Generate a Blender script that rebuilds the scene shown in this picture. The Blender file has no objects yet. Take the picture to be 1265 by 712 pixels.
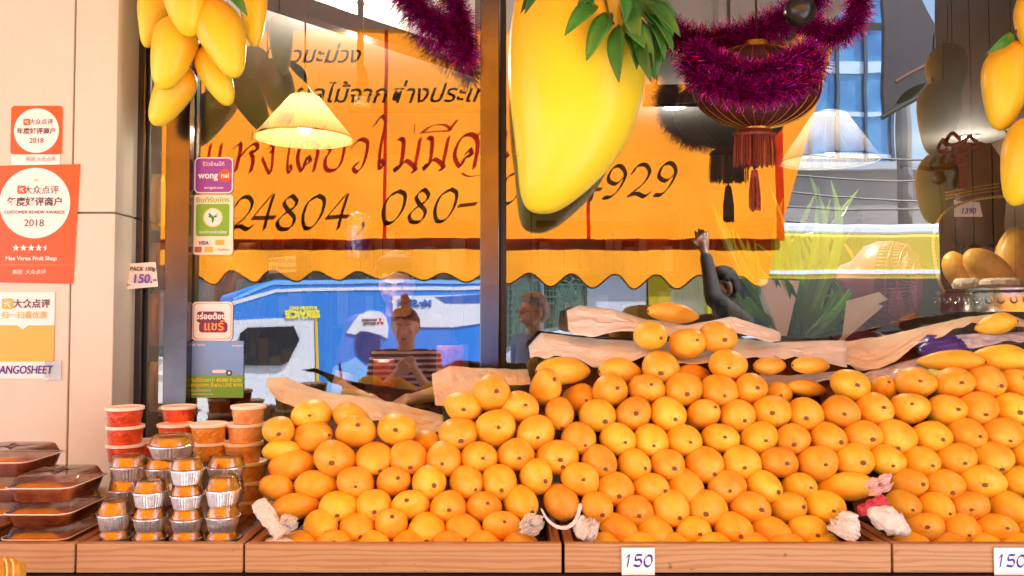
import bpy, bmesh, math, random
from mathutils import Vector, Matrix, Euler, noise
random.seed(7)
R = math.radians
C = bpy.context.scene.collection
SC = bpy.context.scene

# ------------------------------------------------------------------ camera, sky, sun, exposure
CAMY, CAMZ, PITCH, F = -2.25, 1.50, R(2.0), 1000.0
cam_d = bpy.data.cameras.new('camera'); cam = bpy.data.objects.new('camera', cam_d); C.objects.link(cam)
cam.location = (0, CAMY, CAMZ); cam.rotation_euler = (R(90) + PITCH, 0, 0)
cam_d.sensor_width = 36; cam_d.lens = 36 * F / 1265; cam_d.clip_start = 0.02; cam_d.clip_end = 2000
SC.camera = cam
SUN = Vector((0.50, 0.23, 0.80)).normalized()
w = bpy.data.worlds.new('World'); SC.world = w; w.use_nodes = True
nt = w.node_tree; bg = nt.nodes['Background']; sky = nt.nodes.new('ShaderNodeTexSky')
sky.sky_type = 'NISHITA'; sky.sun_disc = False
sky.sun_elevation = math.asin(SUN.z); sky.sun_rotation = math.atan2(SUN.x, SUN.y)
sky.dust_density = 1.5
nt.links.new(sky.outputs[0], bg.inputs[0]); bg.inputs[1].default_value = 0.15
sd = bpy.data.lights.new('sun', 'SUN'); sd.energy = 5.0; sd.angle = R(0.5); sd.color = (1, .985, .96)
so = bpy.data.objects.new('sun', sd); C.objects.link(so); so.location = SUN * 20
so.rotation_euler = (-SUN).to_track_quat('-Z', 'Y').to_euler()
SC.view_settings.view_transform = 'Standard'; SC.view_settings.look = 'None'
SC.view_settings.gamma = 1.0; SC.view_settings.exposure = 2.45
try: SC.view_settings.use_curve_mapping = False
except Exception: pass
cy = SC.cycles
cy.max_bounces = 10; cy.diffuse_bounces = 5; cy.glossy_bounces = 4; cy.transmission_bounces = 6; cy.transparent_max_bounces = 12
cy.caustics_reflective = False; cy.caustics_refractive = False; cy.sample_clamp_indirect = 6.0
cy.use_denoising = True

# ------------------------------------------------------------------ helpers
def pt(px, py, Y):
    zc = -(py - 356) / F
    dy = math.cos(PITCH) - zc * math.sin(PITCH); dz = math.sin(PITCH) + zc * math.cos(PITCH)
    t = (Y - CAMY) / dy
    return Vector(((px - 632.5) / F * t, Y, CAMZ + dz * t))
def mir(v): return Vector((v[0], -v[1], v[2]))
def ppm(Y): return F / (Y - CAMY)
def srgb(r, g, b):
    f = lambda c: (c / 255 / 12.92) if c <= 10 else ((c / 255 + .055) / 1.055) ** 2.4
    return (f(r), f(g), f(b))

MATS = {}
def mat(name, col, rough=.5, metal=0., var=.0, scale=8., bump=0., bscale=40., coat=0., col2=None, thr=None, spec=None, sss=0., emit=None, estr=0., alpha=1., objrand=0.):
    if name in MATS: return MATS[name]
    m = bpy.data.materials.new(name); m.use_nodes = True; MATS[name] = m
    n = m.node_tree.nodes; l = m.node_tree.links; b = n['Principled BSDF']
    b.inputs['Base Color'].default_value = (*col, 1); b.inputs['Roughness'].default_value = rough
    b.inputs['Metallic'].default_value = metal; b.inputs['Coat Weight'].default_value = coat; b.inputs['Coat Roughness'].default_value = .06
    if spec is not None: b.inputs['Specular IOR Level'].default_value = spec
    if sss: b.inputs['Subsurface Weight'].default_value = sss; b.inputs['Subsurface Scale'].default_value = .01
    if emit: b.inputs['Emission Color'].default_value = (*emit, 1); b.inputs['Emission Strength'].default_value = estr
    if alpha < 1: b.inputs['Alpha'].default_value = alpha
    if var or col2 or bump:
        tc = n.new('ShaderNodeTexCoord')
        if var or col2:
            nz = n.new('ShaderNodeTexNoise'); nz.inputs['Scale'].default_value = scale; nz.inputs['Detail'].default_value = 6; nz.inputs['Roughness'].default_value = .6
            l.new(tc.outputs['Object'], nz.inputs['Vector'])
            cr = n.new('ShaderNodeValToRGB'); t = thr or (.35, .65)
            cr.color_ramp.elements[0].position, cr.color_ramp.elements[1].position = t
            c1 = col2 if col2 else tuple(c * (1 - var) for c in col)
            c2 = col if col2 else tuple(min(1, c * (1 + var * .6)) for c in col)
            cr.color_ramp.elements[0].color = (*c1, 1); cr.color_ramp.elements[1].color = (*c2, 1)
            l.new(nz.outputs['Fac'], cr.inputs['Fac']); src = cr.outputs[0]
            if objrand:
                oi = n.new('ShaderNodeObjectInfo'); hs = n.new('ShaderNodeHueSaturation')
                mr = n.new('ShaderNodeMapRange'); mr.inputs[3].default_value = 1 - objrand; mr.inputs[4].default_value = 1 + objrand
                l.new(oi.outputs['Random'], mr.inputs[0]); l.new(mr.outputs[0], hs.inputs['Value']); l.new(src, hs.inputs['Color']); src = hs.outputs[0]
            l.new(src, b.inputs['Base Color'])
        if bump:
            nb = n.new('ShaderNodeTexNoise'); nb.inputs['Scale'].default_value = bscale; nb.inputs['Detail'].default_value = 4
            l.new(tc.outputs['Object'], nb.inputs['Vector'])
            bp = n.new('ShaderNodeBump'); bp.inputs['Strength'].default_value = bump; bp.inputs['Distance'].default_value = .01
            l.new(nb.outputs['Fac'], bp.inputs['Height']); l.new(bp.outputs[0], b.inputs['Normal'])
    return m
def transl(name, col, fac=.6, var=.12, scale=6., gloss=.0):
    if name in MATS: return MATS[name]
    m = bpy.data.materials.new(name); m.use_nodes = True; MATS[name] = m
    n = m.node_tree.nodes; l = m.node_tree.links; n.remove(n['Principled BSDF']); out = n['Material Output']
    tc = n.new('ShaderNodeTexCoord'); nz = n.new('ShaderNodeTexNoise'); nz.inputs['Scale'].default_value = scale; nz.inputs['Detail'].default_value = 5
    l.new(tc.outputs['Object'], nz.inputs['Vector'])
    cr = n.new('ShaderNodeValToRGB'); cr.color_ramp.elements[0].position = .3; cr.color_ramp.elements[1].position = .7
    cr.color_ramp.elements[0].color = (*[c * (1 - var) for c in col], 1); cr.color_ramp.elements[1].color = (*[min(1, c * (1 + var)) for c in col], 1)
    l.new(nz.outputs['Fac'], cr.inputs[0])
    d = n.new('ShaderNodeBsdfDiffuse'); t = n.new('ShaderNodeBsdfTranslucent'); mx = n.new('ShaderNodeMixShader'); mx.inputs[0].default_value = fac
    l.new(cr.outputs[0], d.inputs[0]); l.new(cr.outputs[0], t.inputs[0]); l.new(d.outputs[0], mx.inputs[1]); l.new(t.outputs[0], mx.inputs[2])
    last = mx
    if gloss:
        g = n.new('ShaderNodeBsdfGlossy'); g.inputs['Roughness'].default_value = .12; m2 = n.new('ShaderNodeMixShader'); m2.inputs[0].default_value = gloss
        l.new(mx.outputs[0], m2.inputs[1]); l.new(g.outputs[0], m2.inputs[2]); last = m2
    l.new(last.outputs[0], out.inputs[0]); return m
def clear(name, tint=(1, 1, 1), refl=.06, rough=.0, fres=1.):
    """clear sheet: transparent plus a mirror layer (constant part + Fresnel part)"""
    if name in MATS: return MATS[name]
    m = bpy.data.materials.new(name); m.use_nodes = True; MATS[name] = m
    n = m.node_tree.nodes; l = m.node_tree.links; n.remove(n['Principled BSDF']); out = n['Material Output']
    t = n.new('ShaderNodeBsdfTransparent'); t.inputs[0].default_value = (*tint, 1)
    g = n.new('ShaderNodeBsdfGlossy'); g.inputs['Roughness'].default_value = rough
    fr = n.new('ShaderNodeFresnel'); fr.inputs[0].default_value = 1.5
    ma = n.new('ShaderNodeMath'); ma.operation = 'MULTIPLY_ADD'; ma.inputs[1].default_value = fres; ma.inputs[2].default_value = refl; ma.use_clamp = True
    mx = n.new('ShaderNodeMixShader'); l.new(fr.outputs[0], ma.inputs[0]); l.new(ma.outputs[0], mx.inputs[0])
    l.new(t.outputs[0], mx.inputs[1]); l.new(g.outputs[0], mx.inputs[2]); l.new(mx.outputs[0], out.inputs[0]); return m

def tag(o, label=None, cat=None, group=None, kind=None):
    if label: o['label'] = label
    if cat: o['category'] = cat
    if group: o['group'] = group
    if kind: o['kind'] = kind
    return o
def empty(name, loc, label, cat, group=None, rz=0):
    o = bpy.data.objects.new(name, None); C.objects.link(o); o.location = loc; o.rotation_euler = (0, 0, rz); o.empty_display_size = .05
    return tag(o, label, cat, group)
def link(name, me, m=None, parent=None, smooth=False, loc=None):
    o = bpy.data.objects.new(name, me); C.objects.link(o)
    if m is not None:
        for x in (m if isinstance(m, (list, tuple)) else [m]): me.materials.append(x)
    if smooth:
        for p in me.polygons: p.use_smooth = True
    if parent is not None:
        o.parent = parent
        o.matrix_parent_inverse = parent_inv(parent)
    if loc is not None: o.location = loc
    return o
def parent_inv(p):
    m = Matrix.LocRotScale(p.location, p.rotation_euler, p.scale)
    if p.parent is not None: m = (parent_inv(p.parent).inverted() @ p.matrix_parent_inverse @ m)
    return m.inverted()
class MB:
    """mesh builder in world coordinates"""
    def __init__(s): s.v = []; s.f = []; s.mi = []
    def add(s, vs, fs, mi=0):
        o = len(s.v); s.v += [tuple(x) for x in vs]; s.f += [tuple(i + o for i in f) for f in fs]; s.mi += [mi] * len(fs); return s
    def box(s, a, b, mi=0):
        x0, y0, z0 = [min(p, q) for p, q in zip(a, b)]; x1, y1, z1 = [max(p, q) for p, q in zip(a, b)]
        return s.add([(x0,y0,z0),(x1,y0,z0),(x1,y1,z0),(x0,y1,z0),(x0,y0,z1),(x1,y0,z1),(x1,y1,z1),(x0,y1,z1)],
                     [(0,3,2,1),(4,5,6,7),(0,1,5,4),(1,2,6,5),(2,3,7,6),(3,0,4,7)], mi)
    def rings(s, rs, cap=True, mi=0, closed=True):
        n = len(rs[0]); vs = [p for r in rs for p in r]; fs = []
        for i in range(len(rs) - 1):
            for j in range(n if closed else n - 1):
                k = (j + 1) % n; fs.append((i*n+j, i*n+k, (i+1)*n+k, (i+1)*n+j))
        if cap: fs.append(tuple(range(n))[::-1]); fs.append(tuple((len(rs)-1)*n + j for j in range(n)))
        return s.add(vs, fs, mi)
    def lathe(s, c, prof, n=24, mi=0, cap=True, wob=0., k=0):
        c = Vector(c); rs = []
        for r, z in prof:
            rs.append([c + Vector(((r + (wob * math.cos(k * 2*math.pi*j/n) if k else 0)) * math.cos(2*math.pi*j/n), (r + (wob * math.cos(k * 2*math.pi*j/n) if k else 0)) * math.sin(2*math.pi*j/n), z)) for j in range(n)])
        return s.rings(rs, cap, mi)
    def tube(s, pts, r, n=8, mi=0):
        pts = [Vector(p) for p in pts]; rs = []; up = Vector((0, 0, 1))
        rr = r if isinstance(r, (list, tuple)) else [r] * len(pts)
        for i, p in enumerate(pts):
            d = (pts[min(i+1, len(pts)-1)] - pts[max(i-1, 0)]).normalized()
            a = d.cross(up if abs(d.z) < .95 else Vector((1, 0, 0))).normalized(); b = d.cross(a)
            rs.append([p + (a * math.cos(2*math.pi*j/n) + b * math.sin(2*math.pi*j/n)) * rr[i] for j in range(n)])
        return s.rings(rs, True, mi)
    def prism(s, poly, vec, mi=0):
        poly = [Vector(p) for p in poly]; n = len(poly); vec = Vector(vec)
        fs = [tuple(range(n)), tuple(range(2*n-1, n-1, -1))] + [(i, i+n, (i+1) % n + n, (i+1) % n) for i in range(n)]
        return s.add(poly + [p + vec for p in poly], fs, mi)
    def build(s, name, m, parent=None, smooth=False, bevel=0.):
        me = bpy.data.meshes.new(name); me.from_pydata(s.v, [], s.f); me.update()
        bm = bmesh.new(); bm.from_mesh(me); bmesh.ops.recalc_face_normals(bm, faces=bm.faces)
        if bevel: bmesh.ops.bevel(bm, geom=list(bm.edges), offset=bevel, segments=2, affect='EDGES', profile=.5)
        bm.to_mesh(me); bm.free()
        if not bevel:
            for p, k in zip(me.polygons, s.mi): p.material_index = k
        o = link(name, me, m, parent, False)
        if smooth:
            for p in me.polygons: p.use_smooth = True
            try: me.set_sharp_from_angle(angle=R(40))
            except Exception: pass
        return o
def text(body, size, m, origin, parent, name='lettering', xd=(1, 0, 0), yd=(0, 0, 1), ax='CENTER', shear=0., sx=1., ext=.0003, bold=0., ay='CENTER'):
    cu = bpy.data.curves.new('t', 'FONT'); cu.body = body; cu.size = size; cu.align_x = ax; cu.align_y = ay; cu.extrude = ext; cu.shear = shear; cu.offset = bold; cu.resolution_u = 4
    o = bpy.data.objects.new('t', cu); C.objects.link(o)
    dg = bpy.context.evaluated_depsgraph_get(); me = bpy.data.meshes.new_from_object(o.evaluated_get(dg))
    bpy.data.objects.remove(o); bpy.data.curves.remove(cu)
    X = Vector(xd).normalized(); Yv = Vector(yd).normalized(); Z = X.cross(Yv)
    M4 = Matrix.Identity(4)
    for i in range(3): M4[i][0] = X[i] * sx; M4[i][1] = Yv[i]; M4[i][2] = Z[i]; M4[i][3] = origin[i]
    me.transform(M4); me.materials.clear()
    me.name = name
    return link(name, me, m, parent)
def ordn(i):
    return ['first','second','third','fourth','fifth','sixth','seventh','eighth','ninth','tenth','eleventh','twelfth','thirteenth','fourteenth'][i]
def spline(pts, n=6):
    pts = [Vector(p) for p in pts]; P = [pts[0]*2 - pts[1]] + pts + [pts[-1]*2 - pts[-2]]; out = []
    for i in range(1, len(P) - 2):
        for k in range(n):
            t = k / n; a, b, c, d = P[i-1:i+3]
            out.append(.5*((2*b)+(c-a)*t+(2*a-5*b+4*c-d)*t*t+(3*b-a-3*c+d)*t**3))
    return out + [pts[-1]]
def resample(poly, n):
    poly = [Vector(p) for p in poly]; L = [0]
    for a, b in zip(poly, poly[1:]): L.append(L[-1] + (b - a).length)
    out = []
    for k in range(n):
        s = L[-1] * k / (n - 1); i = 0
        while i < len(L) - 2 and L[i+1] < s: i += 1
        t = (s - L[i]) / max(1e-9, L[i+1] - L[i]); out.append(poly[i].lerp(poly[i+1], t))
    return out

# ------------------------------------------------------------------ materials
cream = mat('cream_stone', srgb(212, 205, 186), .6, var=.08, scale=1.6, bump=.08, bscale=60)
groove = mat('grey_joint', srgb(140, 120, 100), .8)
darkmetal = mat('dark_frame_metal', srgb(100, 94, 98), .2, 1., var=.15, scale=12, bump=.02)
blackm = mat('black_matte', srgb(18, 17, 18), .5, var=.2)
white = mat('white_paper', srgb(240, 238, 234), .6)
wood = None
def wood_mat(name, c1, c2, axis=0):
    m = bpy.data.materials.new(name); m.use_nodes = True; MATS[name] = m
    n = m.node_tree.nodes; l = m.node_tree.links; b = n['Principled BSDF']; b.inputs['Roughness'].default_value = .55
    tc = n.new('ShaderNodeTexCoord'); mp = n.new('ShaderNodeMapping'); mp.inputs['Scale'].default_value = (1.2, 8, 14) if axis == 0 else (14, 1.2, 8)
    wv = n.new('ShaderNodeTexWave'); wv.wave_type = 'RINGS'; wv.inputs['Scale'].default_value = 2.2; wv.inputs['Distortion'].default_value = 7; wv.inputs['Detail'].default_value = 4; wv.inputs['Detail Scale'].default_value = 1.4
    nz = n.new('ShaderNodeTexNoise'); nz.inputs['Scale'].default_value = 3; nz.inputs['Detail'].default_value = 8
    l.new(tc.outputs['Object'], mp.inputs[0]); l.new(mp.outputs[0], wv.inputs['Vector']); l.new(mp.outputs[0], nz.inputs['Vector'])
    cr = n.new('ShaderNodeValToRGB'); cr.color_ramp.elements[0].color = (*c2, 1); cr.color_ramp.elements[1].color = (*c1, 1); cr.color_ramp.elements[0].position = .1; cr.color_ramp.elements[1].position = .6
    l.new(wv.outputs[1], cr.inputs[0])
    n2 = n.new('ShaderNodeTexNoise'); n2.inputs['Scale'].default_value = 38; l.new(tc.outputs['Object'], n2.inputs['Vector'])
    c2r = n.new('ShaderNodeValToRGB'); c2r.color_ramp.elements[0].position = .70; c2r.color_ramp.elements[1].position = .78; l.new(n2.outputs[0], c2r.inputs[0])
    mx = n.new('ShaderNodeMix'); mx.data_type = 'RGBA'; mx.inputs[7].default_value = (.08, .035, .015, 1)
    l.new(c2r.outputs[0], mx.inputs[0]); l.new(cr.outputs[0], mx.inputs[6]); l.new(mx.outputs[2], b.inputs['Base Color'])
    bp = n.new('ShaderNodeBump'); bp.inputs['Strength'].default_value = .15; bp.inputs['Distance'].default_value = .003; l.new(nz.outputs[0], bp.inputs['Height']); l.new(bp.outputs[0], b.inputs['Normal'])
    return m
wood = wood_mat('pine_wood', srgb(178, 138, 92), srgb(164, 118, 74))
woodd = wood_mat('worn_wood', srgb(150, 98, 58), srgb(88, 52, 30), 1)

# ------------------------------------------------------------------ ground, street
CZ = pt(632, 672, -.66).z      # top edge of the crates
MB().add([(-90, -3.6, .12), (90, -3.6, .12), (90, 12, .12), (-90, 12, .12)], [(0, 1, 2, 3)]).build('pavement', mat('paving', srgb(176, 174, 172), .8, var=.2, scale=3)).__setitem__('kind', 'structure')
MB().box((-90, -3.75, -.02), (90, -3.602, .125)).build('kerb', mat('kerb_stone', srgb(160, 156, 148), .8, var=.2)).__setitem__('kind', 'structure')
MB().add([(-400, -700, 0), (400, -700, 0), (400, 40, 0), (-400, 40, 0)], [(0, 1, 2, 3)]).build('road', mat('pale_bounce_road', (.33, .325, .315), .85, var=.2, scale=2)).__setitem__('kind', 'structure')  # road and pavement made pale to bounce sun onto the stall
mk = MB()
for i in range(-12, 13): mk.add([(i*6, -9.2, .004), (i*6+3, -9.2, .004), (i*6+3, -9.05, .004), (i*6, -9.05, .004)], [(0, 1, 2, 3)])
o = mk.build('road_marking', mat('road_paint', (.75, .75, .72), .7)); o['kind'] = 'structure'

# ------------------------------------------------------------------ shop shell
PX = pt(140, 391, -.12).x       # pillar corner
pil = empty('stone_pillar', (PX - .5, -.06, .12), 'cream stone clad pillar with fine joints carrying orange posters', 'pillar')
zj = pt(110, 263, -.12).z; xj = pt(86, 391, -.12).x
b = MB()
for x0, x1 in ((PX - 1.2, xj - .0025), (xj + .0025, PX)):
    for z0, z1 in ((.12, zj - .0025), (zj + .0025, 3.0)):
        if x0 < xj - .01 and z0 < 1: z1 = z0 + (3.0 - z0); z0 = .12
        if x0 < xj - .01 and z0 > 1: continue
        b.box((x0, -.12, z0), (x1, 0.03, z1))
b.build('stone_cladding', cream, pil, bevel=.002)
MB().box((PX - 1.2, -.112, .12), (PX - .006, .025, 3.0)).build('joint_filling', groove, pil)
fr = empty('window_frame', (0, .03, .12), 'dark metal shopfront frame with upright posts round the glass', 'window frame')
def post(x0, x1, y0=-.02, y1=.07, m=darkmetal, Y=-.02, nm='post'):
    a = pt(x0, 391, Y).x; c = pt(x1, 391, Y).x
    return MB().box((a, y0, CZ - .3), (c, y1, 3.0)).build(nm, m, fr, bevel=.002)
post(160, 175, -.0, .03, Y=0); post(176, 181, .0165, .03, blackm, Y=.0165, nm='rubber_seal')
post(202, 231.5, -.02, .04); post(226, 239.5, .0165, .04, blackm, Y=.0165, nm='rubber_seal')
post(593, 616.5); post(617.5, 625, .002, .07, blackm, nm='rubber_seal')
xr = pt(1330, 391, 0).x
MB().box((xr, -.02, CZ - .3), (xr + .06, .07, 3.0)).build('post', darkmetal, fr)
MB().box((PX, .03, 3.0), (xr + .1, .1, 3.9)).build('wall_front', cream)['kind'] = 'structure'
MB().box((PX, -.022, 2.78), (xr + .06, .07, 3.0)).build('transom', darkmetal, fr)
MB().box((PX, -.022, CZ - .36), (xr + .06, .07, CZ - .302)).build('sill_rail', darkmetal, fr)
glassm = clear('shop_glass', (.97, .985, .98), .26, 0, .6); plain = clear('shop_glass_rear', (1, 1, 1), 0, 0, .0)
gn = glassm.node_tree; gtc = gn.nodes.new('ShaderNodeTexCoord'); gno = gn.nodes.new('ShaderNodeTexNoise'); gno.inputs['Scale'].default_value = 2.6; gno.inputs['Detail'].default_value = 2
gbp = gn.nodes.new('ShaderNodeBump'); gbp.inputs['Strength'].default_value = .04; gbp.inputs['Distance'].default_value = .012
gn.links.new(gtc.outputs['Object'], gno.inputs['Vector']); gn.links.new(gno.outputs[0], gbp.inputs['Height'])
for n__ in gn.nodes:
    if n__.type == 'BSDF_GLOSSY': gn.links.new(gbp.outputs[0], n__.inputs['Normal'])
def pane(x0, x1, label):
    a = pt(x0, 391, .02).x; c = pt(x1, 391, .02).x
    b = MB(); b.add([(a, .02, CZ - .3), (c, .02, CZ - .3), (c, .02, 2.78), (a, .02, 2.78)], [(0, 1, 2, 3)], 0)
    b.add([(a, .028, CZ - .3), (c, .028, CZ - .3), (c, .028, 2.78), (a, .028, 2.78)], [(3, 2, 1, 0)], 1)
    o = b.build('window_pane', [glassm, plain]); return tag(o, label, 'window', 'shop window panes')
pane(239.5, 593, 'glass pane mirroring orange awning and blue van, between dark posts')
pane(625.5, 1330, 'wide glass pane behind the giant mango mirroring sky and yellow bus')
pane(181, 206, 'narrow glass strip showing gold packets beside the cream pillar')
# interior
FLZ = .3
intm = mat('interior_wall', srgb(92, 74, 60), .7, var=.2, scale=3)
MB().box((-3.5, .1, .12), (4, 5, FLZ)).build('floor', mat('shop_floor', srgb(120, 105, 90), .4)).__setitem__('kind', 'structure')
MB().box((-3.5, 5, FLZ), (4, 5.1, 3.1)).build('wall_rear', intm).__setitem__('kind', 'structure')
MB().box((-3.6, .1, FLZ), (-3.5, 5, 3.1)).build('wall_side', intm).__setitem__('kind', 'structure')
MB().box((4, .1, FLZ), (4.1, 5, 3.1)).build('wall_side', intm).__setitem__('kind', 'structure')
MB().box((-3.5, .0705, 2.95), (4, 5, 3.05)).build('ceiling', mat('ceiling_grey', srgb(160, 156, 152), .7)).__setitem__('kind', 'structure')
MB().box((-6, .072, FLZ), (PX - .9, .1, 3.9)).build('wall_front', cream).__setitem__('kind', 'structure')
MB().box((xr + .06, -.02, .12), (6, .1, 3.9)).build('wall_front', cream).__setitem__('kind', 'structure')
MB().box((-6, -.0, .12), (PX - 1.2, .07, 3.9)).build('wall_front', cream).__setitem__('kind', 'structure')
MB().box((PX, .0, .12), (xr, .07, CZ - .36)).build('wall_below_window', intm).__setitem__('kind', 'structure')
# entrance canopy slab
MB().box((-6, -1.9, 3.0), (1.62, .0, 3.15)).build('canopy_slab', mat('soffit_grey', srgb(178, 168, 160), .8, var=.1)).__setitem__('kind', 'structure')
MB().box((1.6205, -.75, 3.0), (2.2, .0, 3.15)).build('canopy_slab', MATS['soffit_grey']).__setitem__('kind', 'structure')  # added strip out of view, plugs a sun leak onto the crates
# ceiling beams in the shop
bm_ = empty('ceiling_beam', (-.55, 1.3, 2.6), 'black steel beam slanting across the grey shop ceiling', 'beam')
a, c = pt(320, -8, 1.0), pt(600, 80, 1.3)
MB().prism([a + Vector((0, 0, .05)), a - Vector((0, 0, .03)), c - Vector((0, 0, .045)), c + Vector((0, 0, .03))], (0, .1, 0)).build('beam_web', blackm, bm_)
def rail(x0, x1, y0, y1, Y, label):
    a, c = pt(x0, y0, Y), pt(x1, y1, Y); r = empty('hanging_rail', ((a.x + c.x) / 2, Y, c.z), label, 'rail')
    MB().box((a.x, Y, c.z), (c.x, Y + .05, a.z)).build('rail_bar', blackm, r, bevel=.003)
    for x in (a.x + .03, c.x - .05): MB().box((x, Y + .015, a.z), (x + .02, Y + .035, 2.95)).build('hanger', blackm, r)
rail(429, 604, 115, 136, .55, 'black rail hung inside behind the left window pane under a bulb'.replace('left window', 'narrower window'))
rail(796, 900, 104, 128, .6, 'dark rail hung inside between the giant mango and the lantern')
# interior shelving at the rear
for i, x in enumerate((-2.9, -1.5, .2, 1.7)):
    e = empty('shelf_unit', (x + .55, 4.6, FLZ), 'dark shelf unit of goods at the rear of the shop, ' + ['by the side wall', 'behind the staff woman', 'behind the giant mango', 'behind the fan'][i], 'shelf')
    s = MB()
    for z in (.5, .95, 1.4, 1.85, 2.3): s.box((x, 4.5, z), (x + 1.2, 4.98, z + .03))
    s.box((x - .03, 4.5, FLZ), (x, 4.98, 2.4)); s.box((x + 1.2, 4.5, FLZ), (x + 1.23, 4.98, 2.4))
    s.build('shelf_frame', mat('shelf_wood', srgb(70, 48, 34), .6, var=.2), e)
    g = MB(); cols = []
    for z in (.53, .98, 1.43, 1.88):
        xx = x + .03
        while xx < x + 1.1:
            ww = random.uniform(.07, .14); g.box((xx, 4.55, z), (xx + ww - .01, 4.8, z + random.uniform(.15, .34)), random.randrange(4)); xx += ww
    o = g.build('packaged_goods', [mat('pack_gold', srgb(110, 74, 26), .5), mat('pack_red', srgb(84, 26, 20), .5), mat('pack_cream', srgb(122, 108, 84), .5), mat('pack_green', srgb(36, 52, 26), .5)], e); o['kind'] = 'stuff'
# ------------------------------------------------------------------ counter and crates
YF = -.66
def X(px, Y=YF): return pt(px, 391, Y).x
tb = empty('market_counter', (0, -.33, .12), 'black counter carrying the row of wooden crates below the window', 'counter')
zt = CZ - .056
MB().box((X(-60), -.675, zt - .05), (X(1320), -.03, zt - .003)).build('counter_top', mat('black_laminate', srgb(40, 38, 42), .45, var=.3, scale=20), tb, bevel=.004)
MB().box((X(-60), -.64, .12), (X(1320), -.05, zt - .052)).build('counter_front', blackm, tb)
CR = [(-60, 97, 'wooden crate holding plastic trays of brown sweet at the pillar end'),
      (100, 303, 'wooden crate holding stacks of foil and plastic cups'),
      (306, 693, 'wooden mango crate beside the cup crate, under folded brown paper'),
      (697, 1096, 'middle wooden mango crate with one price card in its center'),
      (1099, 1310, 'wooden mango crate below the silver bowl, with a price card')]
def riser(mb, a, c, y0, z0, y1, z1):
    mb.add([(a, y0, z0), (c, y0, z0), (c, y1, z1), (a, y1, z1), (a, y1, zt), (c, y1, zt)], [(0, 1, 2, 3), (3, 2, 5, 4)])
for i, (a, c, lab) in enumerate(CR):
    a, c = X(a), X(c); e = empty('wooden_crate', ((a + c) / 2, -.4, zt), lab, 'crate', 'wooden crates in a row on the counter')
    MB().box((a, YF, zt), (c, YF + .018, CZ)).build('front_board', wood, e, bevel=.0015)
    for x0, x1 in ((a, a + .02), (c - .02, c)):
        MB().box((x0 + .0005, YF + .0185, zt + .001), (x1 - .0005, -.06, CZ - .002)).build('side_board', woodd, e, bevel=.0015)
    MB().box((a + .021, YF + .019, zt), (c - .021, -.06, zt + .008)).build('bottom_board', woodd, e)
    if i >= 2:
        r = MB(); top = pt(632, (455, 430, 420)[i - 2], -.14)
        riser(r, a + .022, c - .022, -.44, CZ + .0, -.13, pt(632, (520, 440, 430)[i - 2], -.13).z)
        r.build('gap_backing', mat('gap_shade_brown', srgb(120, 62, 18), .8), e)  # added backing, its dark brown standing in for shaded gaps between mangoes
    if i == 1:
        r = MB()
        r.box((a + .022, -.52, zt + .009), (c - .022, -.395, pt(632, 652, -.45).z)); r.box((a + .022, -.39, zt + .009), (c - .022, -.1, pt(632, 640, -.36).z))
        r.build('step_block', woodd, e)

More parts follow.
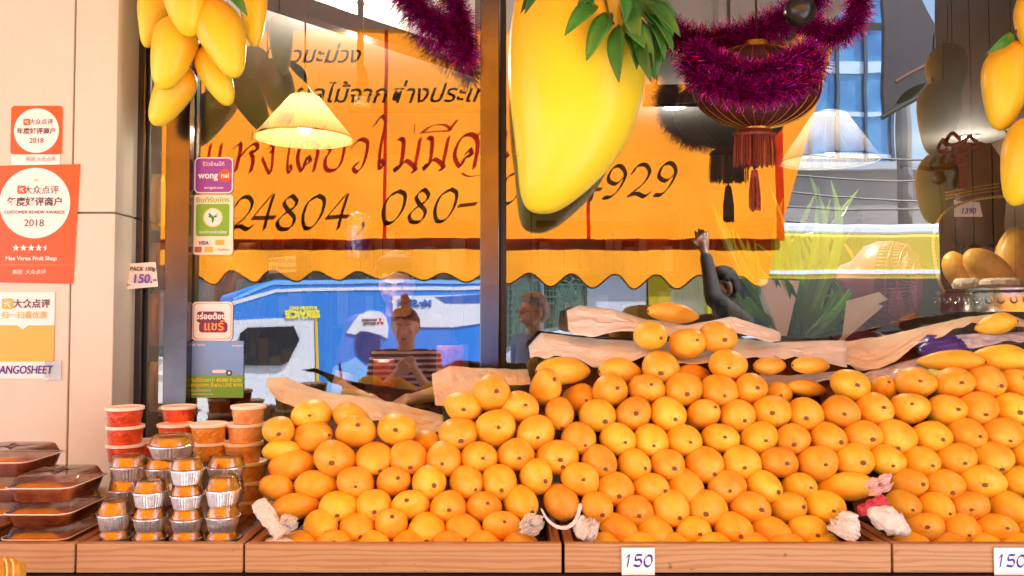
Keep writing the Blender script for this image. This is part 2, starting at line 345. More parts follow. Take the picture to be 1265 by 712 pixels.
# ------------------------------------------------------------------ mangoes
def mango_skin():
    m = bpy.data.materials.new('mango_skin'); m.use_nodes = True; n = m.node_tree.nodes; l = m.node_tree.links; b = n['Principled BSDF']
    b.inputs['Roughness'].default_value = .46; b.inputs['Subsurface Weight'].default_value = .3; b.inputs['Subsurface Radius'].default_value = (.8, .35, .08); b.inputs['Subsurface Scale'].default_value = .014
    b.inputs['Specular IOR Level'].default_value = .55
    tc = n.new('ShaderNodeTexCoord'); oi = n.new('ShaderNodeObjectInfo'); ad = n.new('ShaderNodeVectorMath'); ad.operation = 'ADD'
    sc = n.new('ShaderNodeVectorMath'); sc.operation = 'SCALE'; sc.inputs[3].default_value = 37.; cx = n.new('ShaderNodeCombineXYZ')
    l.new(oi.outputs['Random'], cx.inputs[0]); l.new(oi.outputs['Random'], cx.inputs[1]); l.new(cx.outputs[0], sc.inputs[0])
    l.new(tc.outputs['Object'], ad.inputs[0]); l.new(sc.outputs[0], ad.inputs[1])
    nz = n.new('ShaderNodeTexNoise'); nz.inputs['Scale'].default_value = 2.2; nz.inputs['Detail'].default_value = 4; l.new(ad.outputs[0], nz.inputs['Vector'])
    cr = n.new('ShaderNodeValToRGB'); e = cr.color_ramp.elements
    e[0].position = .28; e[0].color = (.86, .39, .016, 1); e[1].position = .74; e[1].color = (.90, .60, .09, 1)
    k = e.new(.5); k.color = (.89, .505, .036, 1)
    l.new(nz.outputs[0], cr.inputs[0])
    hs = n.new('ShaderNodeHueSaturation'); h1 = n.new('ShaderNodeMapRange'); h1.inputs[3].default_value = .487; h1.inputs[4].default_value = .512
    l.new(oi.outputs['Random'], h1.inputs[0]); l.new(h1.outputs[0], hs.inputs['Hue'])
    mo = n.new('ShaderNodeMath'); mo.operation = 'MULTIPLY'; mo.inputs[1].default_value = 13.7; mf = n.new('ShaderNodeMath'); mf.operation = 'FRACT'
    l.new(oi.outputs['Random'], mo.inputs[0]); l.new(mo.outputs[0], mf.inputs[0])
    h2 = n.new('ShaderNodeMapRange'); h2.inputs[3].default_value = .84; h2.inputs[4].default_value = 1.12; l.new(mf.outputs[0], h2.inputs[0]); l.new(h2.outputs[0], hs.inputs['Value'])
    l.new(cr.outputs[0], hs.inputs['Color'])
    # brown specks and scratches of the skin
    n2 = n.new('ShaderNodeTexNoise'); n2.inputs['Scale'].default_value = 9; n2.inputs['Detail'].default_value = 8; n2.inputs['Roughness'].default_value = .75; l.new(ad.outputs[0], n2.inputs['Vector'])
    c2 = n.new('ShaderNodeValToRGB'); c2.color_ramp.elements[0].position = .655; c2.color_ramp.elements[1].position = .73; l.new(n2.outputs[0], c2.inputs[0])
    vo = n.new('ShaderNodeTexVoronoi'); vo.inputs['Scale'].default_value = 26; l.new(ad.outputs[0], vo.inputs['Vector'])
    c3 = n.new('ShaderNodeValToRGB'); c3.color_ramp.elements[0].position = .05; c3.color_ramp.elements[0].color = (.35, .35, .35, 1); c3.color_ramp.elements[1].position = .12; c3.color_ramp.elements[1].color = (0, 0, 0, 1); l.new(vo.outputs[0], c3.inputs[0])
    mxa = n.new('ShaderNodeMath'); mxa.operation = 'MAXIMUM'; l.new(c2.outputs[0], mxa.inputs[0]); l.new(c3.outputs[0], mxa.inputs[1])
    m2 = n.new('ShaderNodeMath'); m2.operation = 'MULTIPLY'; m2.inputs[1].default_value = .8; l.new(mxa.outputs[0], m2.inputs[0])
    mx = n.new('ShaderNodeMix'); mx.data_type = 'RGBA'; mx.inputs[7].default_value = (.22, .07, .012, 1)
    sy = n.new('ShaderNodeSeparateXYZ'); l.new(tc.outputs['Object'], sy.inputs[0])
    my = n.new('ShaderNodeMapRange'); my.inputs[1].default_value = -.43; my.inputs[2].default_value = -.50; l.new(sy.outputs[1], my.inputs[0])
    n5 = n.new('ShaderNodeTexNoise'); n5.inputs['Scale'].default_value = 11; n5.inputs['Detail'].default_value = 5; l.new(ad.outputs[0], n5.inputs['Vector'])
    c5 = n.new('ShaderNodeValToRGB'); c5.color_ramp.elements[0].position = .50; c5.color_ramp.elements[1].position = .62; l.new(n5.outputs[0], c5.inputs[0])
    m5 = n.new('ShaderNodeMath'); m5.operation = 'MULTIPLY'; l.new(my.outputs[0], m5.inputs[0]); l.new(c5.outputs[0], m5.inputs[1]); m7 = n.new('ShaderNodeMath'); m7.operation = 'MULTIPLY'; m7.inputs[1].default_value = .55; l.new(m5.outputs[0], m7.inputs[0])
    m6 = n.new('ShaderNodeMath'); m6.operation = 'MAXIMUM'; l.new(m7.outputs[0], m6.inputs[0]); l.new(m2.outputs[0], m6.inputs[1])
    l.new(m6.outputs[0], mx.inputs[0]); l.new(hs.outputs[0], mx.inputs[6]); l.new(mx.outputs[2], b.inputs['Base Color'])
    bp = n.new('ShaderNodeBump'); bp.inputs['Strength'].default_value = .06; bp.inputs['Distance'].default_value = .01; n3 = n.new('ShaderNodeTexNoise'); n3.inputs['Scale'].default_value = 22
    l.new(ad.outputs[0], n3.inputs['Vector']); l.new(n3.outputs[0], bp.inputs['Height']); l.new(bp.outputs[0], b.inputs['Normal'])
    return m
mskin = mango_skin(); scarm = mat('stem_scar', (.20, .085, .025), .8, var=.5, scale=8)
def mango_mesh(seed, name='mango', nose=.0, prof=None):
    rn = random.Random(seed)
    prof = prof or [(0, .0), (.004, .10), (.02, .25), (.06, .45), (.13, .67), (.22, .84), (.32, .95), (.42, 1), (.53, .985), (.64, .92), (.75, .79), (.84, .62), (.91, .44), (.96, .27), (.99, .12), (1, 0)]
    n = 22; vs = []; fs = []; rs = []; bend = rn.uniform(.05, .14); ph = rn.uniform(0, 6.28)
    off = Vector((rn.uniform(0, 50), 0, 0))
    for t, r in prof:
        row = []
        for j in range(n):
            a = 2 * math.pi * j / n
            x = .5 * r * math.cos(a); z = .5 * r * math.sin(a) * (1.04 if math.sin(a) > 0 else .98)
            y = -.5 + t; z += -bend * t * t + bend * .25
            v = Vector((x, y, z)); v += Vector((x, 0, z)) * .13 * noise.noise(v * 1.7 + off)
            if t < .03: v.y += .02 * (1 - r * 3)
            row.append(v)
        rs.append(row)
    m = MB(); m.rings(rs, True); me = bpy.data.meshes.new(name); me.from_pydata(m.v, [], m.f)
    bm = bmesh.new(); bm.from_mesh(me); bmesh.ops.remove_doubles(bm, verts=bm.verts, dist=1e-4); bmesh.ops.recalc_face_normals(bm, faces=bm.faces); bm.to_mesh(me); bm.free()
    for p in me.polygons: p.use_smooth = True
    return me
def scar_mesh():
    m = MB(); n = 12; rs = []
    for r, y in ((.0, -.502), (.035, -.508), (.058, -.504), (.062, -.488), (.05, -.46)):
        rs.append([Vector((r * math.cos(6.283*j/n) * (1 + .2*math.sin(3*j)), y, r * math.sin(6.283*j/n) + .005)) for j in range(n)])
    m.rings(rs, True); me = bpy.data.meshes.new('stem_scar'); me.from_pydata(m.v, [], m.f); me.materials.append(scarm)
    bm = bmesh.new(); bm.from_mesh(me); bmesh.ops.remove_doubles(bm, verts=bm.verts, dist=1e-4); bmesh.ops.recalc_face_normals(bm, faces=bm.faces); bm.to_mesh(me); bm.free()
    return me
MM = [mango_mesh(s) for s in range(12)]
for me in MM: me.materials.append(mskin)
SCAR = scar_mesh()
def place_mango(px, py, w, h, Y, kind, lab, group):
    q = ppm(Y - .03); rn = random.Random(int(px * 31 + py * 17))
    o = bpy.data.objects.new('mango', rn.choice(MM)); C.objects.link(o)
    if kind == 'e':            # stem end out
        yaw = rn.gauss(.24 if px > 690 else .18, .17); pit = rn.gauss(-.06, .18)
        W = w / q; H = h / q; L = .118
        W = math.sqrt(max(.05**2, W*W - (L*math.sin(yaw))**2)) * 1.12; H = math.sqrt(max(.05**2, H*H - (L*math.sin(pit))**2)) * 1.13
        W = min(max(W, .066), .094); H = min(max(H, .062), .090)
        yaw += math.atan((px - 632.5) / F) * -.6
    elif kind == 'v':          # standing on its stem end
        W = w / q; H = W * .9; L = h / q * 1.12; yaw = rn.gauss(.1, .1); pit = R(38)
    else:                      # lying on its side, 's' stem to the pillar, 'S' the other way
        L = w / q * 1.06; H = h / q; W = H * 1.08; yaw = (-1 if kind == 's' else 1) * R(rn.uniform(58, 72)); pit = rn.gauss(0, .08)
    o.scale = (W, L, H); o.rotation_euler = Euler((pit, rn.uniform(-.35, .35), yaw), 'XYZ')
    p = pt(px, py, Y); o.location = p
    tag(o, lab, 'mango', group)
    s = bpy.data.objects.new('stem_scar', SCAR); C.objects.link(s); s.parent = o; f_ = rn.uniform(.7, 1.15); s.scale = (f_, 1, f_)
    return o
S3 = 3.07
def A(l): return [(300 + x / S3, 480 + y / S3, ww / S3, hh / S3, k) for x, y, ww, hh, k in l]
def B(l): return [(640 + x / 3.069, 480 + y / 3.069, ww / 3.069, hh / 3.069, k) for x, y, ww, hh, k in l]
def Cc(l): return [(930 + x / 3.069, 480 + y / 3.069, ww / 3.069, hh / 3.069, k) for x, y, ww, hh, k in l]
def D(l): return [(930 + x / 3.56, 320 + y / 3.56, ww / 3.56, hh / 3.56, k) for x, y, ww, hh, k in l]
def E_(l): return [(620 + x / 3.56, 320 + y / 3.56, ww / 3.56, hh / 3.56, k) for x, y, ww, hh, k in l]
bins = {
 'crate beside the cups': [
  A([(222,598,130,100,'e'),(350,598,130,100,'e'),(485,598,130,100,'e'),(630,600,130,100,'e'),(775,600,130,100,'e'),(910,600,130,100,'e'),(1055,600,130,100,'e')]),
  A([(295,525,130,115,'e'),(428,530,130,105,'e'),(562,528,130,112,'e'),(700,530,135,112,'e'),(840,532,135,105,'e'),(980,530,135,115,'e')]),
  A([(200,447,175,100,'s'),(365,445,135,105,'e'),(503,447,125,115,'e'),(637,447,135,115,'e'),(780,447,130,110,'e'),(912,455,125,110,'e'),(1052,430,140,112,'e'),(1205,428,130,160,'v')]),
  A([(132,378,140,100,'s'),(280,368,165,115,'s'),(432,360,130,112,'e'),(570,358,130,115,'e'),(705,362,130,125,'e'),(845,357,135,115,'e'),(975,355,125,125,'e'),(1107,337,132,120,'e')]),
  A([(150,235,150,80,'s'),(190,290,180,115,'s'),(350,268,165,125,'e'),(497,262,132,120,'e'),(628,258,135,120,'e'),(765,268,130,120,'e'),(898,263,130,112,'e'),(1035,250,135,112,'e'),(1183,262,140,120,'e')]),
  A([(140,158,110,95,'e'),(262,180,180,120,'S'),(430,165,170,130,'e'),(583,157,135,115,'e'),(695,212,130,90,'e'),(815,173,150,112,'e'),(955,155,140,130,'e'),(1110,167,135,120,'e')]),
  A([(262,100,165,105,'e'),(410,112,130,95,'e'),(835,72,130,105,'e'),(940,18,145,130,'e'),(1048,75,145,115,'e'),(1200,92,112,150,'v')]),
 ],
 'middle crate': [
  B([(320,604,130,100,'e'),(455,604,130,100,'e'),(595,606,130,100,'e'),(735,606,130,100,'e'),(885,606,130,100,'e'),(1020,604,130,100,'e'),(1150,604,130,100,'e')]),
  B([(378,532,132,118,'e'),(518,542,135,100,'e'),(662,543,135,108,'e'),(810,535,140,115,'e'),(950,545,130,115,'e')]) + Cc([(207,540,140,108,'e')]),
  B([(298,450,118,105,'e'),(440,467,128,112,'e'),(575,455,140,130,'e'),(720,460,140,130,'e'),(877,453,145,112,'e')]) + Cc([(128,455,132,118,'e'),(272,452,145,115,'e')]),
  B([(237,348,135,122,'e'),(368,378,128,115,'e'),(500,380,128,110,'e'),(633,372,128,110,'e'),(792,378,132,118,'e'),(925,372,130,118,'e')]) + Cc([(172,375,130,108,'e'),(350,372,210,112,'S')]),
  B([(150,262,150,118,'e'),(307,275,132,112,'e'),(436,292,120,115,'e'),(565,292,125,110,'e'),(703,290,145,130,'e'),(846,282,140,118,'e')]) + Cc([(95,283,138,110,'e'),(240,288,155,125,'e'),(378,270,145,115,'e')]),
  B([(228,188,130,112,'e'),(376,195,132,110,'e'),(504,198,120,115,'e'),(628,198,125,112,'e'),(765,193,130,112,'e'),(910,192,132,112,'e')]) + Cc([(150,195,122,110,'e'),(282,190,140,108,'e'),(410,185,140,112,'e')]),
  B([(298,103,140,118,'e'),(437,102,128,118,'e'),(565,100,130,122,'e'),(697,103,128,118,'e'),(828,105,128,115,'e')]) + Cc([(70,92,138,118,'e'),(200,98,125,118,'e'),(332,92,138,112,'e'),(455,85,125,120,'e')]),
  E_([(190,565,150,165,'e'),(340,620,145,130,'e'),(475,582,148,138,'e'),(635,575,150,130,'e'),(797,570,160,140,'e'),(953,578,155,130,'e'),(1090,578,140,130,'e')]) + D([(110,600,110,80,'e'),(240,570,230,75,'s'),(428,560,155,125,'e'),(560,585,125,100,'e')]),
  E_([(270,493,265,125,'s'),(525,500,215,120,'s'),(700,475,150,135,'e'),(845,505,160,85,'s'),(993,467,150,125,'e')]) + D([(75,470,160,80,'s'),(255,468,210,80,'s')]),
  E_([(650,340,150,120,'e'),(810,378,165,125,'e'),(948,343,155,125,'e')]),
  E_([(755,240,285,90,'s')]),
 ],
 'crate below the silver bowl': [
  Cc([(605,604,130,100,'e'),(745,606,130,100,'e'),(870,606,130,100,'e'),(1000,604,130,100,'e'),(1130,604,130,100,'e')]),
  Cc([(648,532,135,108,'e'),(782,530,135,105,'e'),(918,532,140,103,'e'),(1060,530,135,110,'e')]),
  Cc([(562,447,118,110,'e'),(685,452,132,105,'e'),(818,452,138,108,'e'),(955,450,140,120,'e'),(1095,452,135,115,'e')]),
  Cc([(585,362,132,108,'e'),(720,368,140,112,'e'),(865,355,148,118,'e'),(1000,355,135,115,'e')]),
  Cc([(502,272,125,105,'e'),(630,278,135,112,'e'),(765,272,135,112,'e'),(900,258,142,115,'e'),(1045,262,140,115,'e')]),
  Cc([(538,183,140,128,'e'),(672,188,132,115,'e'),(802,180,135,115,'e'),(938,170,140,112,'e'),(1075,178,135,115,'e')]),
  Cc([(590,80,145,118,'e'),(728,87,135,115,'e'),(848,78,135,118,'e'),(985,82,140,115,'e'),(1120,85,135,115,'e')]),
  D([(715,550,165,128,'e'),(880,552,175,128,'e'),(1020,540,155,132,'e'),(1165,555,165,128,'e')]),
  D([(870,450,260,95,'S'),(1090,440,235,125,'S'),(1270,440,180,110,'e')]),
 ]}
ZB = {}
for bn, rows in bins.items():
    for ri, row in enumerate(rows):
        for mi, (px, py, ww, hh, k) in enumerate(row):
            Y = -.575 + .036 * ri
            Y = min(Y, -.235) if ri < 9 else (-.25 if ri == 9 else -.17)
            if k in 'sS': Y += .005
            if (px, py) in (): pass
            behind = (bn.startswith('crate beside') and ri == 5 and mi == 4) or (bn == 'middle crate' and ri == 7 and mi in (1, 7, 8, 10)) or (bn == 'middle crate' and ri == 8 and mi == 3)
            if behind: Y += .045
            how = {'e': 'stem end out', 's': 'on its side', 'S': 'on its side', 'v': 'standing upright'}[k]
            rn_ = 'bottom row' if ri == 0 else ('top row' if ri == len(rows) - 1 else ordn(ri) + ' row up')
            place_mango(px, py, ww, hh, Y, k, f'mango, {how}, {ordn(mi)} from pillar end, {rn_}, {bn}', 'ripe mangoes heaped in the crates')
# one mango in the paper fold under the silver bowl
place_mango(1230, 401, 46, 26, -.2, 'S', 'ripe mango alone in a paper fold just under the silver bowl', 'ripe mangoes heaped in the crates')

# ------------------------------------------------------------------ brown paper, wraps, tissue
paper = mat('kraft_paper', srgb(222, 200, 170), .75, var=.12, scale=9, bump=.18, bscale=70)
paper2 = mat('pale_kraft', srgb(224, 216, 208), .75, var=.1, scale=7, bump=.18, bscale=60)
tissue = mat('white_tissue', srgb(214, 204, 192), .8, var=.06, scale=20, bump=.3, bscale=60)
def sheet(name, top, bot, Yt, Yb, m, label, cat, amp=.012, seed=0, nx=60, ny=13, roll=.0, freq=7., dark=None):
    T = resample([pt(x, y, Yt) for x, y in top], nx); Bm = resample([pt(x, y, Yb) for x, y in bot], nx)
    off = Vector((seed * 13.1, seed * 7.7, 0)); vs = []; fs = []; rn = random.Random(seed)
    def crease(q):
        """sharp folds: distance to random fold lines"""
        h = 0.
        for k in range(3):
            f = 1.6 * 2 ** k; h += (abs(noise.noise(q * f + off * (k + 1))) - .25) / 1.7 ** k
        return h
    for j in range(ny):
        t = j / (ny - 1)
        for i in range(nx):
            p = T[i].lerp(Bm[i], t); q = Vector((p.x * freq * .62 + t * .9, t * 1.5, seed)); c_ = crease(q)
            edge = min(1, t * 5) * min(1, (1 - t) * 5)
            p = p + Vector((0, -amp * 1.7 * c_ - .35 * roll * math.sin(math.pi * t) + rn.gauss(0, .0007) * edge, amp * .8 * crease(q * 1.3 + off) * (.5 + .5 * edge) + .0035 * t * t * math.sin(p.x * 70 + 3 * math.sin(p.x * 23 + seed))))
            vs.append(p)
    for j in range(ny - 1):
        for i in range(nx - 1):
            k = j * nx + i
            if (i + j) % 2: fs += [(k, k + 1, k + nx + 1), (k, k + nx + 1, k + nx)]
            else: fs += [(k, k + 1, k + nx), (k + 1, k + nx + 1, k + nx)]
    me = bpy.data.meshes.new(name); me.from_pydata([tuple(v) for v in vs], [], fs)
    o = link(name, me, m, None, True); me.set_sharp_from_angle(angle=R(20)); so = o.modifiers.new('s', 'SOLIDIFY'); so.thickness = .0006
    return tag(o, label, cat)
sheet('paper_bag', [(330,468),(350,465),(400,484),(450,491),(500,499),(548,513)], [(331,482),(352,500),(400,507),(470,522),(520,538),(548,532)], -.15, -.26, paper, 'folded brown paper lying over the mangoes in front of the striped shopper', 'paper', .012, 1, roll=.02)
sheet('paper_bag', [(533,462),(556,452),(600,455),(652,457)], [(538,500),(572,500),(610,480),(656,474)], -.12, -.22, paper, 'brown paper sheet tucked in at the foot of the central window post', 'paper', .014, 2, roll=.02)
sheet('paper_bag', [(700,384),(716,377),(760,383),(800,396),(850,402),(905,391),(930,399),(965,411)], [(702,407),(716,416),(760,412),(795,412),(850,420),(905,412),(938,420),(962,423)], -.13, -.22, paper2, 'uppermost pale paper bag, one mango lying on it', 'paper', .012, 3, roll=.02)
sheet('paper_bag', [(653,428),(668,411),(720,417),(780,422),(850,424),(900,418),(960,423),(1000,421),(1045,421)], [(655,442),(700,440),(735,456),(800,441),(850,452),(900,443),(960,442),(1000,444),(1045,452)], -.135, -.25, paper2, 'long wavy paper sheet stretched below the uppermost paper bag', 'paper', .013, 4, nx=70, roll=.015)
sheet('paper_bag', [(1000,424),(1040,422),(1090,416),(1140,404),(1200,391),(1238,387),(1268,397)], [(1004,440),(1040,450),(1070,459),(1105,448),(1135,427),(1200,400),(1268,406)], -.10, -.2, paper, 'printed brown paper sheet lying in front of the pink fan', 'paper', .012, 5, roll=.02)
sheet('paper_bag', [(938,462),(980,464),(1040,458),(1062,460)], [(940,478),(985,476),(1030,470),(1062,462)], -.2, -.24, paper2, 'thin strip of pale paper between upper mangoes below the palm bouquet', 'paper', .008, 6)
sheet('plastic_wrap', [(1062,462),(1100,452),(1140,440),(1152,450)], [(1064,472),(1095,478),(1105,470),(1150,456)], -.2, -.25, mat('grey_wrap', srgb(205, 196, 200), .25, var=.2, scale=30, bump=.4, bscale=25), 'crumpled grey plastic wrap under the printed paper sheet', 'wrapper', .016, 7)
pr = sheet('printed_bag', [(1133,424),(1145,414),(1180,414),(1230,411),(1268,411)], [(1135,438),(1150,441),(1185,433),(1230,424),(1268,421)], -.18, -.24, mat('purple_print', srgb(84, 66, 158), .4, var=.3, scale=14), 'folded purple and white printed bag lying under the silver bowl', 'bag', .01, 8, roll=.015)
mm = pr.data.materials; mm.append(mat('white_print', srgb(222, 222, 236), .4, col2=srgb(150, 165, 215), scale=34))
for p in pr.data.polygons:
    if p.center.x > pt(1186, 400, -.2).x: p.material_index = 1
def lump(name, pts_, m, label, cat, Y=-.6, amp=.35, seed=0, ax=None):
    """crumpled wad following a few points (px, py, radius px)"""
    mb = MB(); P3 = [pt(x, y, Y) for x, y, r in pts_]; rr = [r / ppm(Y) for x, y, r in pts_]
    P3 = resample(spline(P3, 5), 28); rs = []
    for i, p in enumerate(P3):
        t = i / 27 * (len(rr) - 1); k = min(int(t), len(rr) - 2); r = rr[k] + (rr[k+1] - rr[k]) * (t - k)
        if i in (0, 27): r *= .25
        d = (P3[min(i+1, 27)] - P3[max(i-1, 0)]).normalized(); a = d.cross(Vector((0, 1, .01))).normalized(); bq = d.cross(a); row = []
        for j in range(26):
            an = 6.283 * j / 26; q = Vector((math.cos(an) * 1.3, math.sin(an) * 1.3, i * .2 + seed * 5))
            row.append(p + (a * math.cos(an) + bq * math.sin(an) * .8) * r * (1 + amp * noise.noise(q * 1.6) - amp * 1.2 * abs(noise.noise(q * 2.6)) - amp * .3 * abs(noise.noise(q * 5.5)) + amp * .4))
        rs.append(row)
    mb.rings(rs); o = mb.build(name, m, None, True); o.data.set_sharp_from_angle(angle=R(22)); return tag(o, label, cat)
lump('paper_twist', [(318,618,8),(326,632,11),(338,648,9),(350,662,12)], tissue, 'twisted white paper cone lying at the corner by the cups', 'paper', -.62, .3, 1)
sheet('paper_scrap', [(327,667),(335,664),(352,662),(366,669)], [(328,671),(340,671),(352,671),(366,671)], -.60, -.64, white, 'flat white paper scrap under the twisted paper cone', 'paper', .003, 31, nx=12, ny=4)
def garlic(px, py, label, seed, m=None, n=5, rad=13, Y=-.615):
    rn = random.Random(seed); e = empty('foam_wad', pt(px, py, Y), label, 'foam')
    for i in range(n):
        a = 6.283 * i / n + rn.random(); r = rad * .55
        x, y = px + math.cos(a) * r * .9, py + math.sin(a) * r
        o = lump('crumpled_piece', [(x - 3, y - 5, 3), (x, y, rad * .55), (x + 3, y + 5, 3)], m or tissue, None, None, Y - .004 * i, .5, seed + i); o.pop('label', 0)
        o.parent = e; o.matrix_parent_inverse = parent_inv(e)
    return e
garlic(355, 648, 'crumpled white foam wad beside the twisted paper cone', 3)
garlic(657, 648, 'crumpled foam wad at the inner corner of the crate beside the cups', 4, n=6, rad=16)
lump('paper_twist', [(668,628,1),(678,644,1.6),(692,652,2),(706,649,2.2),(714,636,2),(717,622,2.5)], tissue, 'curled white peel hanging under the upright mango', 'paper', -.64, .4, 5)
lump('paper_wad', [(712,640,7),(722,652,14),(738,658,11)], tissue, 'white paper wad in the middle crate next to the upright mango', 'paper', -.63, .4, 6)
lump('paper_wad', [(1050,632,8),(1046,648,17),(1038,664,18)], tissue, 'white tissue wad standing at the end of the middle crate', 'paper', -.62, .28, 7)
lump('paper_wad', [(1072,630,5),(1092,640,15),(1112,652,14),(1124,660,4)], tissue, 'long white tissue wad lying across the gap between two mango crates', 'paper', -.62, .22, 8)
garlic(1086, 598, 'pink white foam net bunched beside the long side-lying mango', 9, mat('pink_foam', srgb(236, 200, 196), .8, var=.12, scale=25, bump=.4), n=4, rad=17, Y=-.56)
lump('net_roll', [(1060,632,6),(1075,628,9),(1096,620,9)], mat('red_net', srgb(190, 52, 70), .5, var=.5, scale=70, bump=.6, bscale=90), 'red mesh net roll wedged above the long tissue wad', 'net', -.61, .25, 10)

# ------------------------------------------------------------------ price cards
inkb = mat('blue_ink', srgb(44, 44, 150), .5); inkk = mat('black_ink', srgb(40, 30, 30), .5)
def pen(strokes, origin, xd, yd, size, m, parent, wdt=.1, nib=35, name='lettering', lift=.0006):
    """handwritten strokes of a flat nib: unit-square glyph coordinates -> plane"""
    X_ = Vector(xd); Y_ = Vector(yd); N = X_.cross(Y_).normalized(); mb = MB(); nb = Vector((math.cos(R(nib)), math.sin(R(nib)))) * wdt * .5; sd_ = Vector((-nb.y, nb.x)) * .22
    for st in strokes:
        P = spline([(x, y, 0) for x, y in st], 6) if len(st) > 2 else [Vector((x, y, 0)) for x, y in st]
        for a, b in zip(P, P[1:]):
            d = (b - a); 
            if d.length < 1e-6: continue
            q = [(a.x + nb.x + sd_.x, a.y + nb.y + sd_.y), (a.x - nb.x + sd_.x, a.y - nb.y + sd_.y), (a.x - nb.x - sd_.x, a.y - nb.y - sd_.y), (a.x + nb.x - sd_.x, a.y + nb.y - sd_.y),
                 (b.x + nb.x + sd_.x, b.y + nb.y + sd_.y), (b.x - nb.x + sd_.x, b.y - nb.y + sd_.y), (b.x - nb.x - sd_.x, b.y - nb.y - sd_.y), (b.x + nb.x - sd_.x, b.y + nb.y - sd_.y)]
            h = hull(q); mb.add([Vector(origin) + X_ * x * size + Y_ * y * size + N * lift for x, y in h], [tuple(range(len(h)))])
            lift += 2e-7
    return mb.build(name, m, parent)
def hull(p):
    p = sorted(set((round(x, 6), round(y, 6)) for x, y in p))
    def half(pp):
        r = []
        for q in pp:
            while len(r) > 1 and (r[-1][0]-r[-2][0])*(q[1]-r[-2][1]) - (r[-1][1]-r[-2][1])*(q[0]-r[-2][0]) <= 0: r.pop()
            r.append(q)
        return r
    a = half(p); b = half(p[::-1]); return a[:-1] + b[:-1]
G1 = [[(.15,.75),(.35,.95),(.28,.5),(.2,.02)]]
G5 = [[(.75,.95),(.3,.93),(.25,.55),(.6,.58),(.72,.3),(.5,.05),(.1,.12)]]
G0 = [[(.45,.92),(.15,.6),(.2,.12),(.5,.05),(.75,.4),(.7,.85),(.45,.92)]]
def price_card(x0, x1, label):
    a = pt(x0, 677, YF - .004); c = pt(x1, 716, YF - .004); e = empty('price_card', ((a.x + c.x) / 2, YF, c.z), label, 'price card', 'price cards hung on the crates')
    MB().box((a.x, YF - .004, c.z), (c.x, YF - .002, a.z)).build('card', white, e)
    s = (c.x - a.x) / 3.1
    for i, g in enumerate((G1, G5, G0)): pen(g, (a.x + s * ((.30, 1.02, 1.96)[i]), YF - .0041, a.z - s * 1.75), (1, 0, 0), (0, 0, 1), s * 1.15, inkb, e, .19, 60)
price_card(768, 809, 'white price card reading 150 on the middle mango crate')
price_card(1228, 1270, 'white price card reading 150 on the crate below the silver bowl')
# ------------------------------------------------------------------ plastic cups and trays
foil = mat('foil', (.93, .92, .91), .36, 1., bump=.14, bscale=120)
domeP = clear('clear_dome', (1, 1, .99), .09, .05, .9)
lidP = mat('pale_lid', srgb(250, 232, 215), .35, coat=.3)
fillR = mat('red_shreds', srgb(232, 92, 40), .25, col2=srgb(196, 54, 14), scale=45, bump=.5, bscale=110, coat=.6, thr=(.35, .6))
fillO = mat('orange_shreds', srgb(246, 172, 66), .25, col2=srgb(226, 132, 30), scale=45, bump=.5, bscale=110, coat=.6)
fillT = mat('tan_shreds', srgb(244, 190, 124), .25, col2=srgb(222, 142, 70), scale=40, bump=.5, bscale=100, coat=.6)
fillY = mat('yellow_filling', srgb(254, 190, 50), .4, col2=srgb(240, 150, 24), scale=60, bump=.5, bscale=90)
def deli(px, top, bot, wd, Y, fill, lab, grp):
    q = ppm(Y); c = pt(px, bot, Y); h = (bot - top) / q; r = wd / q / 2; e = empty('deli_cup', c, lab, 'plastic cup', grp)
    MB().lathe(c, [(r * .80, .001), (r * .83, .003), (r * .93, h * .80)], 28).build('cup_body', fill, e, True)
    MB().lathe(c, [(r * .97, h * .795), (r, h * .81), (r, h * .95), (r * .97, h * .97), (r * .9, h * .965), (r * .88, h * .93)], 28).build('lid', lidP, e, True)
def foilcup(px, top, bot, wd, Y, lab, grp):
    q = ppm(Y); c = pt(px, bot, Y); h = (bot - top) / q; r = wd / q / 2; e = empty('foil_cup', c, lab, 'foil cup', grp)
    n = 72; hf = h * .54; rs = []
    for rr, z in ((r * .72, .0006), (r * .76, .002), (r * .93, hf * .95)):
        rs.append([c + Vector((rr * (1 + .018 * (-1) ** j) * math.cos(6.2832*j/n), rr * (1 + .018 * (-1) ** j) * math.sin(6.2832*j/n), z)) for j in range(n)])
    MB().rings(rs).build('cup', foil, e)
    MB().lathe(c, [(r * .92, hf * .95), (r, hf * .96), (r * 1.0, hf * 1.03), (r * .93, hf * 1.04), (r * .90, hf)], 36, cap=False).build('rim', foil, e, True)
    mb = MB(); prof = [(r * .88, hf), (r * .86, hf * 1.25), (r * .7, h * .86), (r * .4, h * .92), (r * .02, h * .93)]; rs = []
    for rr, z in prof: rs.append([c + Vector((rr * math.cos(.2618*j), rr * math.sin(.2618*j), z + h * .05 * noise.noise(Vector((j * .8, z * 90, px))))) for j in range(24)])
    mb.rings(rs); mb.build('filling', fillY, e, True)
    MB().lathe(c, [(r * .97, hf * 1.045), (r * .91, hf * 1.1), (r * .80, h * .955), (r * .76, h * .99), (r * .72, h), (r * .6, h * .985), (.001, h * .985)], 32, cap=False, wob=r * .012, k=16).build('dome_lid', domeP, e, True)
GF, GD = 'foil cups stacked in the cup crate', 'lidded plastic cups stacked in the cup crate'
def stack(px, spans, wd, Y, where):
    n = len(spans)
    for i, (t, b) in enumerate(spans):
        lv = 'bottom' if i == 0 else ('top' if i == n - 1 else ('second' if i == 1 else 'third'))
        foilcup(px, t, b, wd, Y, f'foil cup of yellow sweet, {lv} of {n} in front stack {where}', GF)
stack(141, [(653, 675), (618, 655)], 41, -.575, 'beside the brown trays')
stack(185, [(654, 676), (625, 656), (592, 626)], 41, -.575, 'second from the trays')
